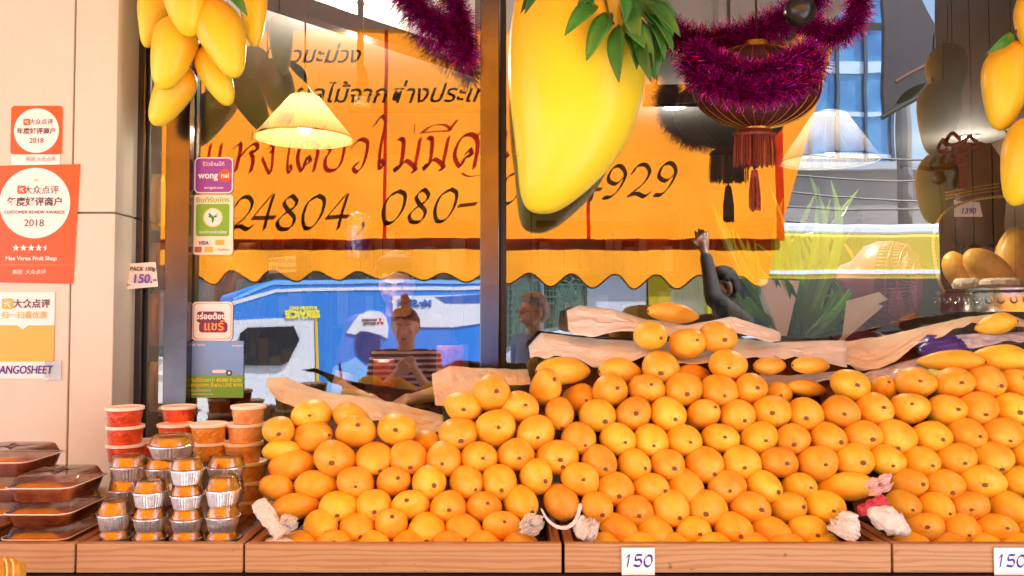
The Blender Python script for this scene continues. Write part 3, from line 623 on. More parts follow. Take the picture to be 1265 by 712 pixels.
stack(231, [(654, 676), (627, 656), (597, 628), (565, 598)], 41, -.575, 'third from the trays')
stack(275, [(654, 676), (622, 656), (588, 625)], 42, -.575, 'beside the mango crate')
foilcup(156, 590, 621, 44, -.47, 'foil cup under another, behind the two-high front stack', GF)
foilcup(159.5, 562, 592, 46, -.47, 'foil cup topmost of the pair behind the two-high front stack', GF)
foilcup(203, 592, 622, 46, -.46, 'foil cup mostly hidden at the base of the wide foil cups', GF)
foilcup(203, 564, 593, 48, -.46, 'foil cup squeezed under the widest foil cup', GF)
foilcup(212, 537, 565, 56, -.46, 'widest foil cup with a low clear lid, highest foil cup of all', GF)
foilcup(279, 562, 593, 47, -.46, 'foil cup half hidden behind the front stack beside the mango crate', GF)
foilcup(279, 592, 622, 47, -.46, 'foil cup lowest behind the front stack beside the mango crate', GF)
for i, (t, b) in enumerate(((547, 570), (524.5, 548), (501.5, 525.5))):
    deli(154.5 + (0, 0, -.5)[i], t, b, 45, -.3, fillR, f'red filled lidded cup, {("lowest", "middle", "topmost")[i]} of the tall stack beside the pillar', GD)
deli(180, 543, 562, 36, -.24, fillR, 'red filled lidded cup hidden deepest between two cup stacks', GD)
deli(180, 562, 582, 36, -.24, fillR, 'red filled lidded cup under the deepest hidden one', GD)
deli(221, 500.5, 522.5, 42, -.2, fillR, 'red filled lidded cup topmost below the green bordered sticker', GD)
deli(217, 522.5, 543, 44, -.26, fillR, 'red filled lidded cup just behind the widest foil cup', GD)
deli(258, 545, 568, 42, -.32, fillO, 'orange filled lidded cup under the other orange filled one', GD)
deli(258, 522, 546, 45, -.32, fillO, 'orange filled lidded cup with tape, topmost of the orange pair', GD)
for i, (x, t, b, ww) in enumerate(((301, 616, 640, 42), (306, 592, 617, 44), (306, 568.5, 593, 47), (300, 544.5, 570, 49), (303.6, 521.5, 545.5, 47), (307, 500, 522.5, 43))):
    deli(x, t, b, ww, -.30, fillT, f'tan filled lidded cup, {ordn(i)} from the bottom of the stack against the mangoes', GD)
# trays
brown = mat('brown_sweet', srgb(236, 122, 64), .3, col2=srgb(194, 76, 36), scale=30, bump=.4, bscale=50, coat=.4)
trayP = clear('clear_tray', (1, .97, .95), .05, .06, .9)
trim_ = mat('clear_rim', srgb(236, 214, 196), .15, coat=.5)
def rrect(cx, cy, z, a, b, r, n=5):
    out = []
    for k, (sx, sy) in enumerate(((1, 1), (-1, 1), (-1, -1), (1, -1))):
        for i in range(n + 1):
            an = math.pi / 2 * (k + i / n); out.append(Vector((cx + sx * (a - r) + r * math.cos(an), cy + sy * (b - r) + r * math.sin(an), z)))
    return out
def tray(px, top, bot, wd, Y, lab, dep=.085, rz=.0):
    q = ppm(Y - .07); c = pt(px, bot, Y); h = (bot - top) / q; a = wd / q / 2; e = empty('sweet_tray', c, lab, 'food tray', 'plastic trays of brown sweet')
    rr = lambda z, s: rrect(c.x, c.y, c.z + z, a * s, dep * s, .022)
    MB().rings([rr(.001, .80), rr(.004, .83), rr(h * .52, .92), rr(h * .56, .86)]).build('brown_filling', brown, e, True)
    MB().rings([rr(.0002, .81), rr(.003, .845), rr(h * .54, .94), rr(h * .56, 1.0), rr(h * .60, 1.0)], cap=False).build('tray_base', trayP, e, True)
    rim_ = rr(h * .60, 1.005); MB().tube(rim_ + [rim_[0]], .0016, 6).build('tray_rim', trim_, e, True)
    MB().rings([rr(h * .605, 1.0), rr(h * .625, .93), rr(h * .93, .84), rr(h * .985, .80), rr(h * .99, .6), rr(h * .99, .1)], cap=False).build('tray_lid', trayP, e, True)
for i, (x, t, b, ww) in enumerate(((67, 641, 672, 82), (70, 611, 642, 82), (72, 580, 612, 82))):
    tray(x, t, b, ww, -.52, f'clear tray of brown sweet, {("bottom", "middle", "top")[i]} of the three-high stack next to the foil cups')
for i, (x, t, b) in enumerate(((5, 642, 672), (6, 612, 643), (9, 582, 613), (14, 550, 583))):
    tray(x, t, b, 92, -.40, f'clear tray of brown sweet, {ordn(i)} from the bottom of the four-high stack by the pillar')
# sticky-leaf parcel at the lowest corner
lf = mat('yellow_leaf_wrap', srgb(214, 160, 50), .5, var=.3, scale=14, bump=.4)
e = empty('leaf_parcel', pt(12, 712, -.74), 'yellow leaf parcel tied with raffia in front of the tray crate', 'parcel')
o = lump('leaf_wrap', [(-12, 706, 12), (8, 706, 17), (30, 704, 9)], lf, None, None, -.74, .25, 40); o.parent = e; o.matrix_parent_inverse = parent_inv(e)
tp = MB()
for dx in (-4, 6, 14): tp.tube([pt(dx + 10 * math.cos(a) * .3, 706 + 15 * math.sin(a), -.74 - .022 * max(.2, math.cos(a * .5))) for a in [k * .6 for k in range(-3, 4)]], .0018, 6)
tp.build('raffia_tie', mat('raffia', srgb(232, 196, 110), .6), e, True)

# ------------------------------------------------------------------ posters on the pillar
YP = -.1215
orange = mat('poster_orange', srgb(226, 84, 34), .35, var=.04, scale=5); offw = mat('poster_white', srgb(243, 236, 232), .45)
ink = mat('poster_ink', srgb(92, 78, 82), .5); yel = mat('poster_yellow', srgb(240, 178, 70), .45); grey = mat('pale_ink', srgb(176, 166, 160), .5); wink = mat('white_ink', srgb(250, 244, 238), .5)
LYR = [0]
def rect(x0, y0, x1, y1, Y, m, parent, name, th=.0009, rnd=0.):
    LYR[0] += 1; Y -= (LYR[0] % 7) * .00002
    a = pt(x0, y0, Y); c = pt(x1, y1, Y)
    if rnd:
        r = rrect((a.x + c.x) / 2, (a.z + c.z) / 2, 0, abs(c.x - a.x) / 2, abs(a.z - c.z) / 2, rnd / ppm(Y), 5)
        return MB().prism([(p.x, Y, p.y) for p in r], (0, th, 0)).build(name, m, parent)
    return MB().box((a.x, Y, c.z), (c.x, Y + th, a.z)).build(name, m, parent)
def disc(px, py, rpx, Y, m, parent, name='disc', n=40):
    c = pt(px, py, Y); r = rpx / ppm(Y)
    return MB().prism([(c.x + r * math.cos(6.28318*j/n), Y, c.z + r * math.sin(6.28318*j/n)) for j in range(n)], (0, .0006, 0)).build(name, m, parent)
def tx(body, px, py, hpx, Y, m, parent, **k):
    return text(body, hpx / ppm(Y), m, pt(px, py, Y), parent, **k)
def star(px, py, r, Y, m, parent, half=False):
    c = pt(px, py, Y); q = r / ppm(Y); P = []
    for k in range(10):
        a = math.pi / 2 + k * math.pi / 5; rr = q if k % 2 == 0 else q * .42
        P.append((c.x + (min(0, rr * math.cos(a)) if half else rr * math.cos(a)), Y, c.z + rr * math.sin(a)))
    if half: P = P[:6]
    return MB().prism(P, (0, .0004, 0)).build('star', m, parent)
def brandmark(px, py, s, parent, m=orange):
    rect(px - s, py - s, px + s, py + s, YP - .003, m, parent, 'emblem', rnd=s * .4)
    o = [[(-.5,-.6),(-.1,.0),(.1,.5)], [(.1,-.1),(.55,-.6)], [(-.6,.1),(0,.15),(.6,.35)], [(-.45,.5),(-.3,.75)]]
    pen(o, pt(px, py, YP - .0036), (1, 0, 0), (0, 0, 1), s / ppm(YP), wink, parent, .28, 50, 'emblem')
e = empty('award_poster', pt(45, 204, -.12), 'smaller orange award sticker with white disc, above the larger orange one', 'sticker')
rect(14, 131, 76, 191, YP - .001, orange, e, 'sheet', rnd=4); rect(14, 190, 74, 204, YP - .0009, offw, e, 'strip')
disc(45, 161.5, 28, YP - .0022, offw, e, 'white_disc')
brandmark(33, 151, 4, e); tx('大众点评', 51, 151, 7.4, YP - .003, ink, e); tx('年度好评商户', 45, 162.5, 8.2, YP - .003, ink, e, bold=.0003); tx('2018', 45, 174, 9, YP - .003, ink, e)
tx('美团 大众点评', 50, 197, 6, YP - .002, grey, e)
e = empty('award_poster', pt(45, 351, -.12), 'larger orange award poster with white disc and a shop name in white', 'poster')
mb = MB(); 
Pq = [pt(-6, 205, YP - .001), pt(99, 203, YP - .001), pt(90, 351, YP - .001), pt(-6, 349, YP - .001)]
mb.prism(Pq, (0, .0009, 0)).build('sheet', orange, e)
disc(43, 251, 44, YP - .0022, offw, e, 'white_disc')
pen([[(-.6,.2),(-.2,-.2),(0,.4),(.2,-.2),(.6,.2)]], pt(45, 223, YP - .003), (1, 0, 0), (0, 0, 1), 5 / ppm(YP), yel, e, .15, 40, 'crown_mark')
brandmark(26.5, 234.5, 5, e); tx('大众点评', 51, 235.5, 11, YP - .003, ink, e); tx('年度好评商户', 43, 250, 11.6, YP - .003, ink, e, bold=.0005)
tx('CUSTOMER REVIEW AWARDS', 42.5, 262.5, 5.6, YP - .003, ink, e); tx('2018', 42, 276, 12.5, YP - .003, ink, e)
for i in range(5): star(19.5 + i * 9.4, 306.5, 4.6, YP - .0022, wink, e, i == 4)
tx('Mae Varee Fruit Shop', 38.5, 319.5, 7.2, YP - .0022, wink, e, bold=.0003)
tx('美团  大众点评', 36, 336.5, 6.4, YP - .0022, wink, e); rect(-6, 327, 91, 328.2, YP - .0022, mat('painted_tape_shine', srgb(250, 130, 80), .2), e, 'crease')  # last strip: shine on the poster painted as a paler orange line
e = empty('scan_poster', pt(32, 470, -.12), 'white and yellow poster with a handwritten strip at its foot', 'poster')
rect(-6, 361, 67, 402, YP - .001, offw, e, 'sheet'); rect(-6, 402, 66, 447, YP - .0012, yel, e, 'yellow_field')
a = [pt(20, 401.5, YP - .0016), pt(36, 401.5, YP - .0016), pt(28, 407, YP - .0016)]; MB().prism(a, (0, .0004, 0)).build('notch', offw, e)
brandmark(9, 375.5, 6.6, e, yel); tx('大众点评', 39, 376, 11.5, YP - .003, ink, e, bold=.0004); tx('扫一扫看优惠', 30, 390, 9.5, YP - .003, yel, e)
rect(-6, 447, 61, 468, YP - .0014, offw, e, 'handwritten_strip'); rect(55, 446, 75, 470, YP - .0018, clear('tape', (1, 1, 1), .1, .2), e, 'tape')
tx('MANGOSHEET', 27, 457.5, 14, YP - .003, inkb, e, shear=.15, bold=.0004, sx=.8)

# stickers on the glass
YS = -.0
purple = mat('purple_sticker', srgb(140, 60, 160), .35); gcard = mat('cream_sticker', srgb(236, 230, 205), .4); green = mat('green_sticker', srgb(116, 176, 50), .4)
e = empty('window_sticker', pt(264, 239, .02), 'small purple square sticker topmost on the glass', 'sticker')
rect(240.5, 194.5, 287.5, 239, .0155, white, e, 'border', rnd=6); rect(242, 196, 286, 237.5, .0145, purple, e, 'sheet', rnd=5)
tx('รีวิวร้านนี้ที่', 264, 203, 6.5, .0135, wink, e); tx('wong', 257, 217, 12, .0135, wink, e, bold=.0005, sx=.92); disc(278, 217, 8, .0138, orange, e, 'orange_bubble'); tx('nai', 278, 217, 9, .0125, wink, e, bold=.0004); tx('wongnai.com', 264, 232, 4.5, .0135, wink, e)
e = empty('window_sticker', pt(263, 315, .02), 'cream card sticker with a green emblem square and bank card marks', 'sticker')
rect(239, 241, 287.5, 315, .0155, gcard, e, 'sheet', rnd=4); rect(242.5, 252, 283, 292, .0145, green, e, 'green_field', rnd=3)
tx('ยินดีรับบัตร', 263, 247.5, 9, .0135, green, e); disc(263, 269, 12, .0136, mat('pale_gold', srgb(226, 214, 120), .4), e, 'ring'); disc(263, 269, 10.5, .0132, offw, e, 'emblem_disc')
pen([[(0,-.7),(-.1,0),(-.6,.6)], [(-.2,.1),(-.6,.2)], [(0,-.7),(.1,.05),(.6,.6)], [(.2,.1),(.6,.2)]], pt(263, 269, .0128), (1, 0, 0), (0, 0, 1), 8 / ppm(0), mat('leaf_ink', srgb(40, 140, 70), .4), e, .34, 45, 'leaf_emblem')
tx('ธนาคารกสิกรไทย', 263, 287, 5, .0135, wink, e); tx('VISA', 251, 300.5, 6.5, .0135, mat('visa_blue', srgb(60, 100, 160), .4), e, shear=.2, bold=.0003)
rect(266, 296.5, 277, 303, .0145, yel, e, 'card_mark'); rect(240.5, 305, 249, 312, .0145, mat('mark_red', srgb(190, 90, 70), .4), e, 'card_mark'); rect(253, 305, 263, 312, .0145, yel, e, 'card_mark'); tx('PayPass', 276, 308.5, 4.5, .0135, grey, e)
e = empty('window_sticker', pt(262, 421, .02), 'white square sticker with red and yellow lettering', 'sticker')
rect(237.5, 373, 287, 421, .0155, white, e, 'border', rnd=5); rect(239, 374.5, 285.5, 419.5, .0149, mat('thin_line', srgb(190, 170, 180), .4), e, 'line', rnd=5); rect(240, 375.5, 284.5, 418.5, .0143, white, e, 'sheet', rnd=5)
dk = mat('maroon_ink', srgb(110, 30, 60), .4); rd = mat('red_ink', srgb(220, 40, 60), .4)
rect(246, 398, 281, 411, .0138, dk, e, 'lettering_ground', rnd=4); rect(243, 385, 277, 399, .0137, dk, e, 'lettering_ground', rnd=4)
tx('อร่อยต้อง', 260, 391.5, 9.5, .013, wink, e, bold=.0006); tx('แชร์', 264, 404, 17, .013, rd, e, bold=.001); tx('แชร์', 264, 403.2, 15.5, .0125, yel, e, bold=.0002)
e = empty('window_sticker', pt(266, 492, .02), 'largest sticker on the glass, sky blue above and green below', 'sticker')
rect(232.5, 421.5, 300.5, 464, .0155, mat('sky_print', srgb(120, 165, 225), .4), e, 'sheet'); rect(232.5, 464, 300.5, 491.5, .0154, green, e, 'green_field')
yt = mat('yellow_ink', srgb(250, 236, 80), .4)
tx('LINE MAN', 243, 426.5, 4.6, .0135, wink, e); tx('wongnai', 293, 427, 4, .0135, wink, e)
tx('ร้านนี้มีขายกว่า 40,000 ร้านดัง', 266, 470, 6.4, .0135, yt, e, bold=.0002, sx=.86); tx('ทั้งกรุงเทพฯ สั่งผ่าน LINE MAN', 266, 476, 6.4, .0135, yt, e, bold=.0002, sx=.82)
tx('ดาวน์โหลดเลย', 248, 482.5, 4.5, .0135, wink, e); tx('www.lineman.me', 250, 487, 3.8, .0135, wink, e)
# plain rider on a scooter (no mascot): box, wheels
disc(283, 461, 3.5, .0140, blackm, e, 'wheel_mark'); disc(283, 461, 1.8, .0134, white, e, 'wheel_mark'); rect(262, 457, 279, 461, .0142, white, e, 'scooter_mark', rnd=2)
# hanging 150 tag
e = empty('price_tag', pt(174, 340, -.03), 'white cardboard tag reading 150 hung on the dark post beside the pillar', 'price tag')
P = [pt(157, 326, -.03), pt(192, 324, -.035), pt(195, 354, -.045), pt(153, 358, -.045)]
MB().prism(P, (0, .002, 0)).build('card', white, e); tx('150.-', 178, 345, 15, -.047, mat('violet_ink', srgb(100, 70, 190), .5), e, bold=.0008, shear=.1); tx('1 PACK 150g.', 174, 332.5, 6.5, -.04, inkk, e, bold=.0003, shear=.15); tx('baht', 158, 352, 3.5, -.047, inkk, e)
MB().tube([pt(172, 325, -.033), pt(174, 314, -.03), pt(178, 311, -.021)], .0008).build('string', blackm, e)

# ------------------------------------------------------------------ hanging show mangoes
def show_skin(name, top, botc, z0, z1, rough=.32):
    m = bpy.data.materials.new(name); m.use_nodes = True; n = m.node_tree.nodes; l = m.node_tree.links; b = n['Principled BSDF']
    b.inputs['Roughness'].default_value = rough; b.inputs['Specular IOR Level'].default_value = .35
    tc = n.new('ShaderNodeTexCoord'); sp = n.new('ShaderNodeSeparateXYZ'); l.new(tc.outputs['Object'], sp.inputs[0])
    nz = n.new('ShaderNodeTexNoise'); nz.inputs['Scale'].default_value = 3; l.new(tc.outputs['Object'], nz.inputs['Vector'])
    mr = n.new('ShaderNodeMapRange'); mr.inputs[1].default_value = z0; mr.inputs[2].default_value = z1; l.new(sp.outputs[2], mr.inputs[0])
    ad = n.new('ShaderNodeMath'); ad.operation = 'MULTIPLY_ADD'; ad.inputs[1].default_value = .3; l.new(nz.outputs[0], ad.inputs[0]); l.new(mr.outputs[0], ad.inputs[2])
    cr = n.new('ShaderNodeValToRGB'); cr.color_ramp.elements[0].position = .1; cr.color_ramp.elements[1].position = 1.1 if False else 1.0
    cr.color_ramp.elements[0].color = (*botc, 1); cr.color_ramp.elements[1].color = (*top, 1); l.new(ad.outputs[0], cr.inputs[0]); l.new(cr.outputs[0], b.inputs['Base Color'])
    bp = n.new('ShaderNodeBump'); bp.inputs['Strength'].default_value = .04; bp.inputs['Distance'].default_value = .01; n3 = n.new('ShaderNodeTexNoise'); n3.inputs['Scale'].default_value = 30
    l.new(tc.outputs['Object'], n3.inputs['Vector']); l.new(n3.outputs[0], bp.inputs['Height']); l.new(bp.outputs[0], b.inputs['Normal'])
    return m
YG = -.22; g = empty('giant_mango', pt(715, 130, YG), 'giant yellow display mango hung before the window with a spray of leaves', 'display mango')
prof = [(-60, 690, 725), (-45, 655, 765), (-20, 641, 783), (5, 634, 793), (40, 629.5, 799), (80, 627, 799), (120, 629, 794), (160, 634, 783), (190, 637.5, 767), (215, 640, 748), (235, 641.5, 727), (250, 645, 708), (259, 651, 694), (264.5, 661, 681)]
rs = []
for py, x0, x1 in prof:
    a = pt(x0, py, YG); c = pt(x1, py, YG); cx = (a.x + c.x) / 2; r = (c.x - a.x) / 2; n = 48
    rs.append([Vector((cx + r * math.cos(6.28318*j/n), YG + min(.13, r * .82) * math.sin(6.28318*j/n), a.z)) for j in range(n)])
gm = MB().rings(rs).build('mango_body', show_skin('giant_mango_paint', (.86, .44, .02), (.84, .72, .035), pt(0, 150, YG).z, pt(0, -40, YG).z, .3), g, False)
for p in gm.data.polygons: p.use_smooth = True
ss = gm.modifiers.new('s', 'SUBSURF'); ss.levels = ss.render_levels = 1
leafm = mat('mango_leaf', srgb(52, 112, 34), .35, var=.3, scale=14, objrand=.3, bump=.1, bscale=30); stemm = mat('leaf_stem', srgb(74, 62, 30), .7)
def leaf_obj(base, tip, Y0, Y1, wd, parent, m=None, name='leaf', curl=.02, nrm=None):
    a = pt(base[0], base[1], Y0); c = pt(tip[0], tip[1], Y1); d = c - a; L = d.length; d.normalize()
    side = d.cross(nrm or Vector((random.uniform(-.5, .5), -1, random.uniform(-.3, .3)))).normalized(); up = side.cross(d)
    n = 9; vs = []; fs = []
    for i in range(n):
        t = i / (n - 1); wv = wd * (math.sin(math.pi * min(1, t * .97 + .03)) ** .8) * (1 - .25 * t) * (1 if 0 < i < n - 1 else .06)
        p = a + d * L * t + up * (curl * math.sin(math.pi * t))
        for s in (-1, -.5, 0, .5, 1): vs.append(p + side * wv * .5 * s + up * (abs(s) * wv * .16 + .002 * math.sin(t * 25) * abs(s)))
    for i in range(n - 1):
        for j in range(4): fs.append((i*5+j, i*5+j+1, (i+1)*5+j+1, (i+1)*5+j))
    me = bpy.data.meshes.new(name); me.from_pydata([tuple(v) for v in vs], [], fs)
    o = link(name, me, m or leafm, parent, True); q = o.modifiers.new('s', 'SOLIDIFY'); q.thickness = .0008; return o
LV = [((738,6),(697,45),24),((755,14),(724,76),26),((765,30),(764.5,103),24),((772,40),(787,87),18),((770,28),(807,68),24),((785,20),(808,98),26),((790,10),(832,66),20),((795,0),(841,46),20),((780,-8),(818,40),24),((760,-12),(772,30),22),((748,-16),(712,12),20),((735,-14),(730,14),18),((800,30),(810,100),22),((798,25),(821,76),18),((790,40),(805,103),18),((775,0),(790,55),26),((812,10),(832,45),20),((660,-12),(648,18),14),((654,-14),(643,17),12),((785,-10),(838,22),22)]
for b_, t_, wd in LV:
    dy = random.uniform(-.03, .02); leaf_obj(b_, t_, YG - .115 + dy * .3, YG - .155 + dy, wd / ppm(YG) * 1.0, g)
st = MB(); st.tube([pt(744, -20, YG - .13), pt(752, 20, YG - .135), pt(758, 30, YG - .14)], .003); st.tube([pt(770, -30, YG - .1), pt(776, 20, YG - .13), pt(780, 45, YG - .14)], .004); st.build('twig', stemm, g, True)
MB().tube([pt(712, -55, YG), Vector((pt(712, 0, YG).x, YG, 2.9))], .003).build('hanging_cord', blackm, g)
bs = show_skin('hung_mango_paint', (.86, .40, .015), (.86, .66, .03), -.3, .6, .33)
HM = [mango_mesh(90 + i, 'hung_mango', prof=[(0, 0), (.01, .2), (.04, .42), (.10, .68), (.18, .87), (.28, .98), (.38, 1), (.5, .96), (.62, .87), (.74, .74), (.84, .60), (.91, .47), (.96, .32), (.99, .15), (1, 0)]) for i in range(3)]
hmz = []
for me in HM:                       # axis along -Z, stem end up
    me.transform(Matrix.Rotation(R(-90), 4, 'X')); me.materials.append(bs)
def hung(px, py, L, wd, tilt, Y, lab, grp, i):
    q = ppm(Y); o = bpy.data.objects.new('hung_mango', HM[i % 3]); C.objects.link(o); o.location = pt(px, py, Y)
    o.scale = (wd / q, wd / q * .85, L / q); o.rotation_euler = (random.uniform(-.12, .12), R(tilt), random.choice((0, math.pi)) + random.uniform(-.4, .4)); tag(o, lab, 'hanging mango', grp)
    if abs(o.rotation_euler.z) > 1.6: o.rotation_euler.y = -R(tilt)
    t = MB(); top = o.location + Vector((math.sin(R(tilt)) * L / q / 2, 0, math.cos(R(tilt)) * L / q / 2 - .004)); t.tube([top, top + Vector((0, .005, .03)), top + Vector((.0, .01, .12))], .0016, 6)
    s = t.build('stem', stemm, None, True); bpy.context.view_layer.update(); s.parent = o; s.matrix_parent_inverse = o.matrix_world.inverted()
    return o
GL = 'yellow mangoes hung in the bunch by the pillar'; GR = 'yellow mangoes hung in the bunch over the silver bowl'
for i, a in enumerate([(213, 65, 98, 58, 14, -.17, 'hung mango large in the middle of the pillar bunch'),
    (231, 8, 76, 54, -6, -.24, 'hung mango highest and foremost in the pillar bunch'),
    (276, 48, 106, 58, -18, -.22, 'hung mango foremost at the window side of the pillar bunch'),
    (211, 118, 86, 50, 28, -.11, 'hung mango lowest of the pillar bunch'),
    (267, 93, 84, 42, -24, -.13, 'hung mango with a dark spot behind the window side one'),
    (190, 14, 94, 40, 10, -.10, 'hung mango half hidden next to the cream pillar'),
    (313, 14, 92, 34, -3, -.11, 'hung mango farthest from the pillar with a leaf over it')]): hung(*a, GL, i)
for i, a in enumerate([(1243, 106, 114, 60, 8, -.15, 'hung mango fully in view in the bunch over the bowl'), (1268, 198, 116, 62, 12, -.2, 'hung mango lowest in the bunch over the bowl'), (1284, 30, 100, 60, 0, -.2, 'hung mango highest in the bunch over the bowl')]): hung(*a, GR, i)
e = empty('leaf_sprig', pt(290, -5, -.24), 'green leaf sprig stuck into the mango bunch by the pillar', 'leaf sprig')
leaf_obj((278, -12), (306, 20), -.26, -.27, .035, e); leaf_obj((246, 30), (253, 70), -.13, -.14, .02, e, mat('dry_leaf', srgb(50, 48, 30), .5))
e = empty('leaf_sprig', pt(1250, 40, -.2), 'green leaf sprig on the mango bunch over the bowl', 'leaf sprig')
leaf_obj((1252, 42), (1217, 68), -.2, -.22, .03, e); MB().tube([pt(1248, 52, -.17), pt(1256, 38, -.19), pt(1262, 5, -.2), pt(1264, -30, -.2)], .0028).build('twig', stemm, e, True); leaf_obj((1240, 160), (1236, 182), -.15, -.15, .02, e)
# ------------------------------------------------------------------ lamps and lights in the shop
glow = mat('bulb_glow', (1, .9, .7), emit=(1, .86, .62), estr=14.)
shadeL = transl('ribbed_shade', (.34, .27, .15), .35, .04, 3, .10)
def pendant(px, ytop, ybot, wt, wb, Y, lab, power, m):
    q = ppm(Y); c = pt(px, ybot, Y); h = (ybot - ytop) / q; rb = wb / q / 2; rt = wt / q / 2; e = empty('pendant_lamp', c + Vector((0, 0, h)), lab, 'lamp', 'pendant lamps in the shop window')
    n = 120; mb = MB(); rs = []
    for r, z in ((rt * .5, h), (rt, h * .97), (rb * .97, h * .04), (rb, h * .03), (rb * 1.02, 0)):
        rs.append([c + Vector((r * (1 + .013 * (-1) ** j) * math.cos(6.28318*j/n), r * (1 + .013 * (-1) ** j) * math.sin(6.28318*j/n), z)) for j in range(n)])
    mb.rings(rs, cap=False); mb.build('lamp_shade', m, e)
    MB().tube([c + Vector((rb * math.cos(6.28318*j/40), rb * math.sin(6.28318*j/40), .002)) for j in range(41)], .003, 6).build('shade_rim', m, e, True)
    MB().lathe(c + Vector((0, 0, h * .3)), [(.004, -.03), (.018, -.02), (.025, .005), (.018, .03), (.012, .05)], 16).build('bulb', glow, e, True)
    MB().lathe(c + Vector((0, 0, h * .3 + .05)), [(.014, 0), (.016, .02), (.016, h * .7 - .05), (.03, h * .7 - .045), (.012, h * .7 - .02), (.004, h * .72)], 14).build('lamp_socket', blackm, e, True)
    MB().tube([c + Vector((0, 0, h)), Vector((c.x, c.y, 2.95))], .003).build('lamp_cord', blackm, e)
    ld = bpy.data.lights.new('lamp_light', 'POINT'); ld.energy = power; ld.color = (1, .86, .62); ld.shadow_soft_size = .03; lo = bpy.data.objects.new('lamp_light', ld); C.objects.link(lo); lo.location = c + Vector((0, 0, h * .32)); lo.parent = e; lo.matrix_parent_inverse = parent_inv(e)
pendant(376, 117, 172, 36, 121, .42, 'glowing pendant lamp with a ribbed cone shade in front of the thai lettering', 9., shadeL)
pendant(1025, 138, 200, 40, 118, .5, 'pale pendant lamp with a ribbed cone shade above the palm bouquet', 15., transl('ribbed_shade_white', (.12, .11, .10), .35, .03, 3, .10))
def downlight(px, py, wpx, lab, power=6.):
    d = pt(px, py, 0) - Vector((0, CAMY, CAMZ)); t = (2.948 - CAMZ) / d.z; p = Vector((0, CAMY, CAMZ)) + d * t
    r = wpx / 2 * (p.y - CAMY) / F; e = empty('ceiling_light', p, lab, 'ceiling light', 'round ceiling lights in the shop')
    MB().lathe(p, [(r * .8, -.012), (r, -.012), (r * 1.02, 0), (r * .8, 0)], 28, cap=False).build('trim_ring', white, e, True)
    MB().lathe(p, [(r * .8, -.008), (.001, -.0085)], 28).build('diffuser', glow, e)
    ld = bpy.data.lights.new('ceiling_lamp', 'POINT'); ld.energy = power; ld.color = (1, .9, .75); ld.shadow_soft_size = .06; lo = bpy.data.objects.new('ceiling_lamp', ld); C.objects.link(lo); lo.location = p - Vector((0, 0, .22)); lo.parent = e; lo.matrix_parent_inverse = parent_inv(e)
downlight(438, 10, 42, 'round ceiling light above the glowing pendant lamp', 13.)
downlight(833, 131, 30, 'round ceiling light seen beside the giant mango', 1.6)
downlight(1197, 168, 24, 'round ceiling light behind the burgundy ribbon', 2.5)
# spiral bulb on the rail
e = empty('bulb', pt(447, 115, .5), 'bare spiral bulb in a black socket on the black rail', 'bulb')
MB().lathe(pt(448, 118, .5), [(.006, .10), (.012, .09), (.020, .05), (.024, .045), (.024, .0)], 16).build('bulb_socket', blackm, e, True)
MB().tube([pt(448, 120, .5) + Vector((.026 * math.cos(k * .5), .026 * math.sin(k * .5), -.0008 * k)) for k in range(40)], .005, 6).build('spiral_tube', mat('bulb_white', srgb(220, 215, 200), .3), e, True)
MB().tube([pt(448, 90, .5), pt(446, 40, .5), Vector((pt(446, 0, .5).x, .5, 2.95))], .003).build('bulb_cord', blackm, e)
# black spherical spotlight
c = pt(988, 14, -.3); e = empty('ball_spotlight', c, 'black ball spotlight above the lantern tinsel', 'spotlight'); r = 20 / ppm(-.3)
MB().lathe(c, [(.001, -r), (r * .5, -r * .86), (r * .86, -r * .5), (r, 0), (r * .86, r * .5), (r * .5, r * .86), (.001, r)], 22).build('ball_housing', mat('gloss_black', srgb(30, 28, 30), .25), e, True)
MB().tube([c + Vector((0, 0, r)), Vector((c.x, c.y, 2.95))], .006).build('stem', blackm, e)

# ------------------------------------------------------------------ tinsel, lantern
tins = mat('purple_tinsel', srgb(176, 16, 140), .2, .8, var=.7, scale=60)
def tinsel(pts_, rpx, Y, lab, per=1100, seed=0):
    rn = random.Random(seed); P = spline([pt(x, y, Y + dy) for x, y, dy in pts_], 14); mb = MB(); L = sum((b - a).length for a, b in zip(P, P[1:])); n = int(L * per * 16)
    r = rpx / ppm(Y); P = resample(P, 200)
    for i in range(n):
        k = rn.randrange(199); p = P[k].lerp(P[k+1], rn.random()); d = Vector((rn.gauss(0, 1), rn.gauss(0, 1), rn.gauss(0, 1))).normalized(); ln = r * rn.uniform(.6, 1.15)
        s = d.cross(Vector((rn.gauss(0, 1), rn.gauss(0, 1), rn.gauss(0, 1)))).normalized() * .0007; q = p + d * ln + Vector((0, 0, -ln * .15))
        mb.add([p - s, p + s, q + s * .7, q - s * .7], [(0, 1, 2, 3)])
    mb.tube(P[::4], .0015, 5)
    return tag(mb.build('tinsel_garland', tins), lab, 'tinsel', 'purple tinsel garlands')
tinsel([(488, -40, 0), (510, 2, 0), (536, 26, 0), (562, 48, 0)], 30, -.05, 'purple tinsel garland hanging beside the central window post', seed=1)
tinsel([(545, -30, 0), (562, 2, 0), (570, 30, 0), (576, 74, 0)], 22, -.06, 'purple tinsel end dangling next to the central window post', seed=2)
tinsel([(815, 30, 0), (850, 48, 0), (905, 46, 0), (955, 28, 0), (1000, 4, 0), (1010, -25, 0)], 27, -.09, 'upper purple tinsel garland looped above the lantern', seed=3)
tinsel([(850, 72, .10), (868, 96, .05), (905, 110, 0), (950, 112, 0), (990, 98, .05), (1010, 76, .10)], 23, -.235, 'purple tinsel garland wrapped round the red lantern', seed=4)
tinsel([(858, 56, .09), (880, 72, .03), (920, 86, 0), (960, 82, .01), (1000, 60, .1)], 20, -.24, 'second purple tinsel strand across the upper half of the lantern', seed=6)
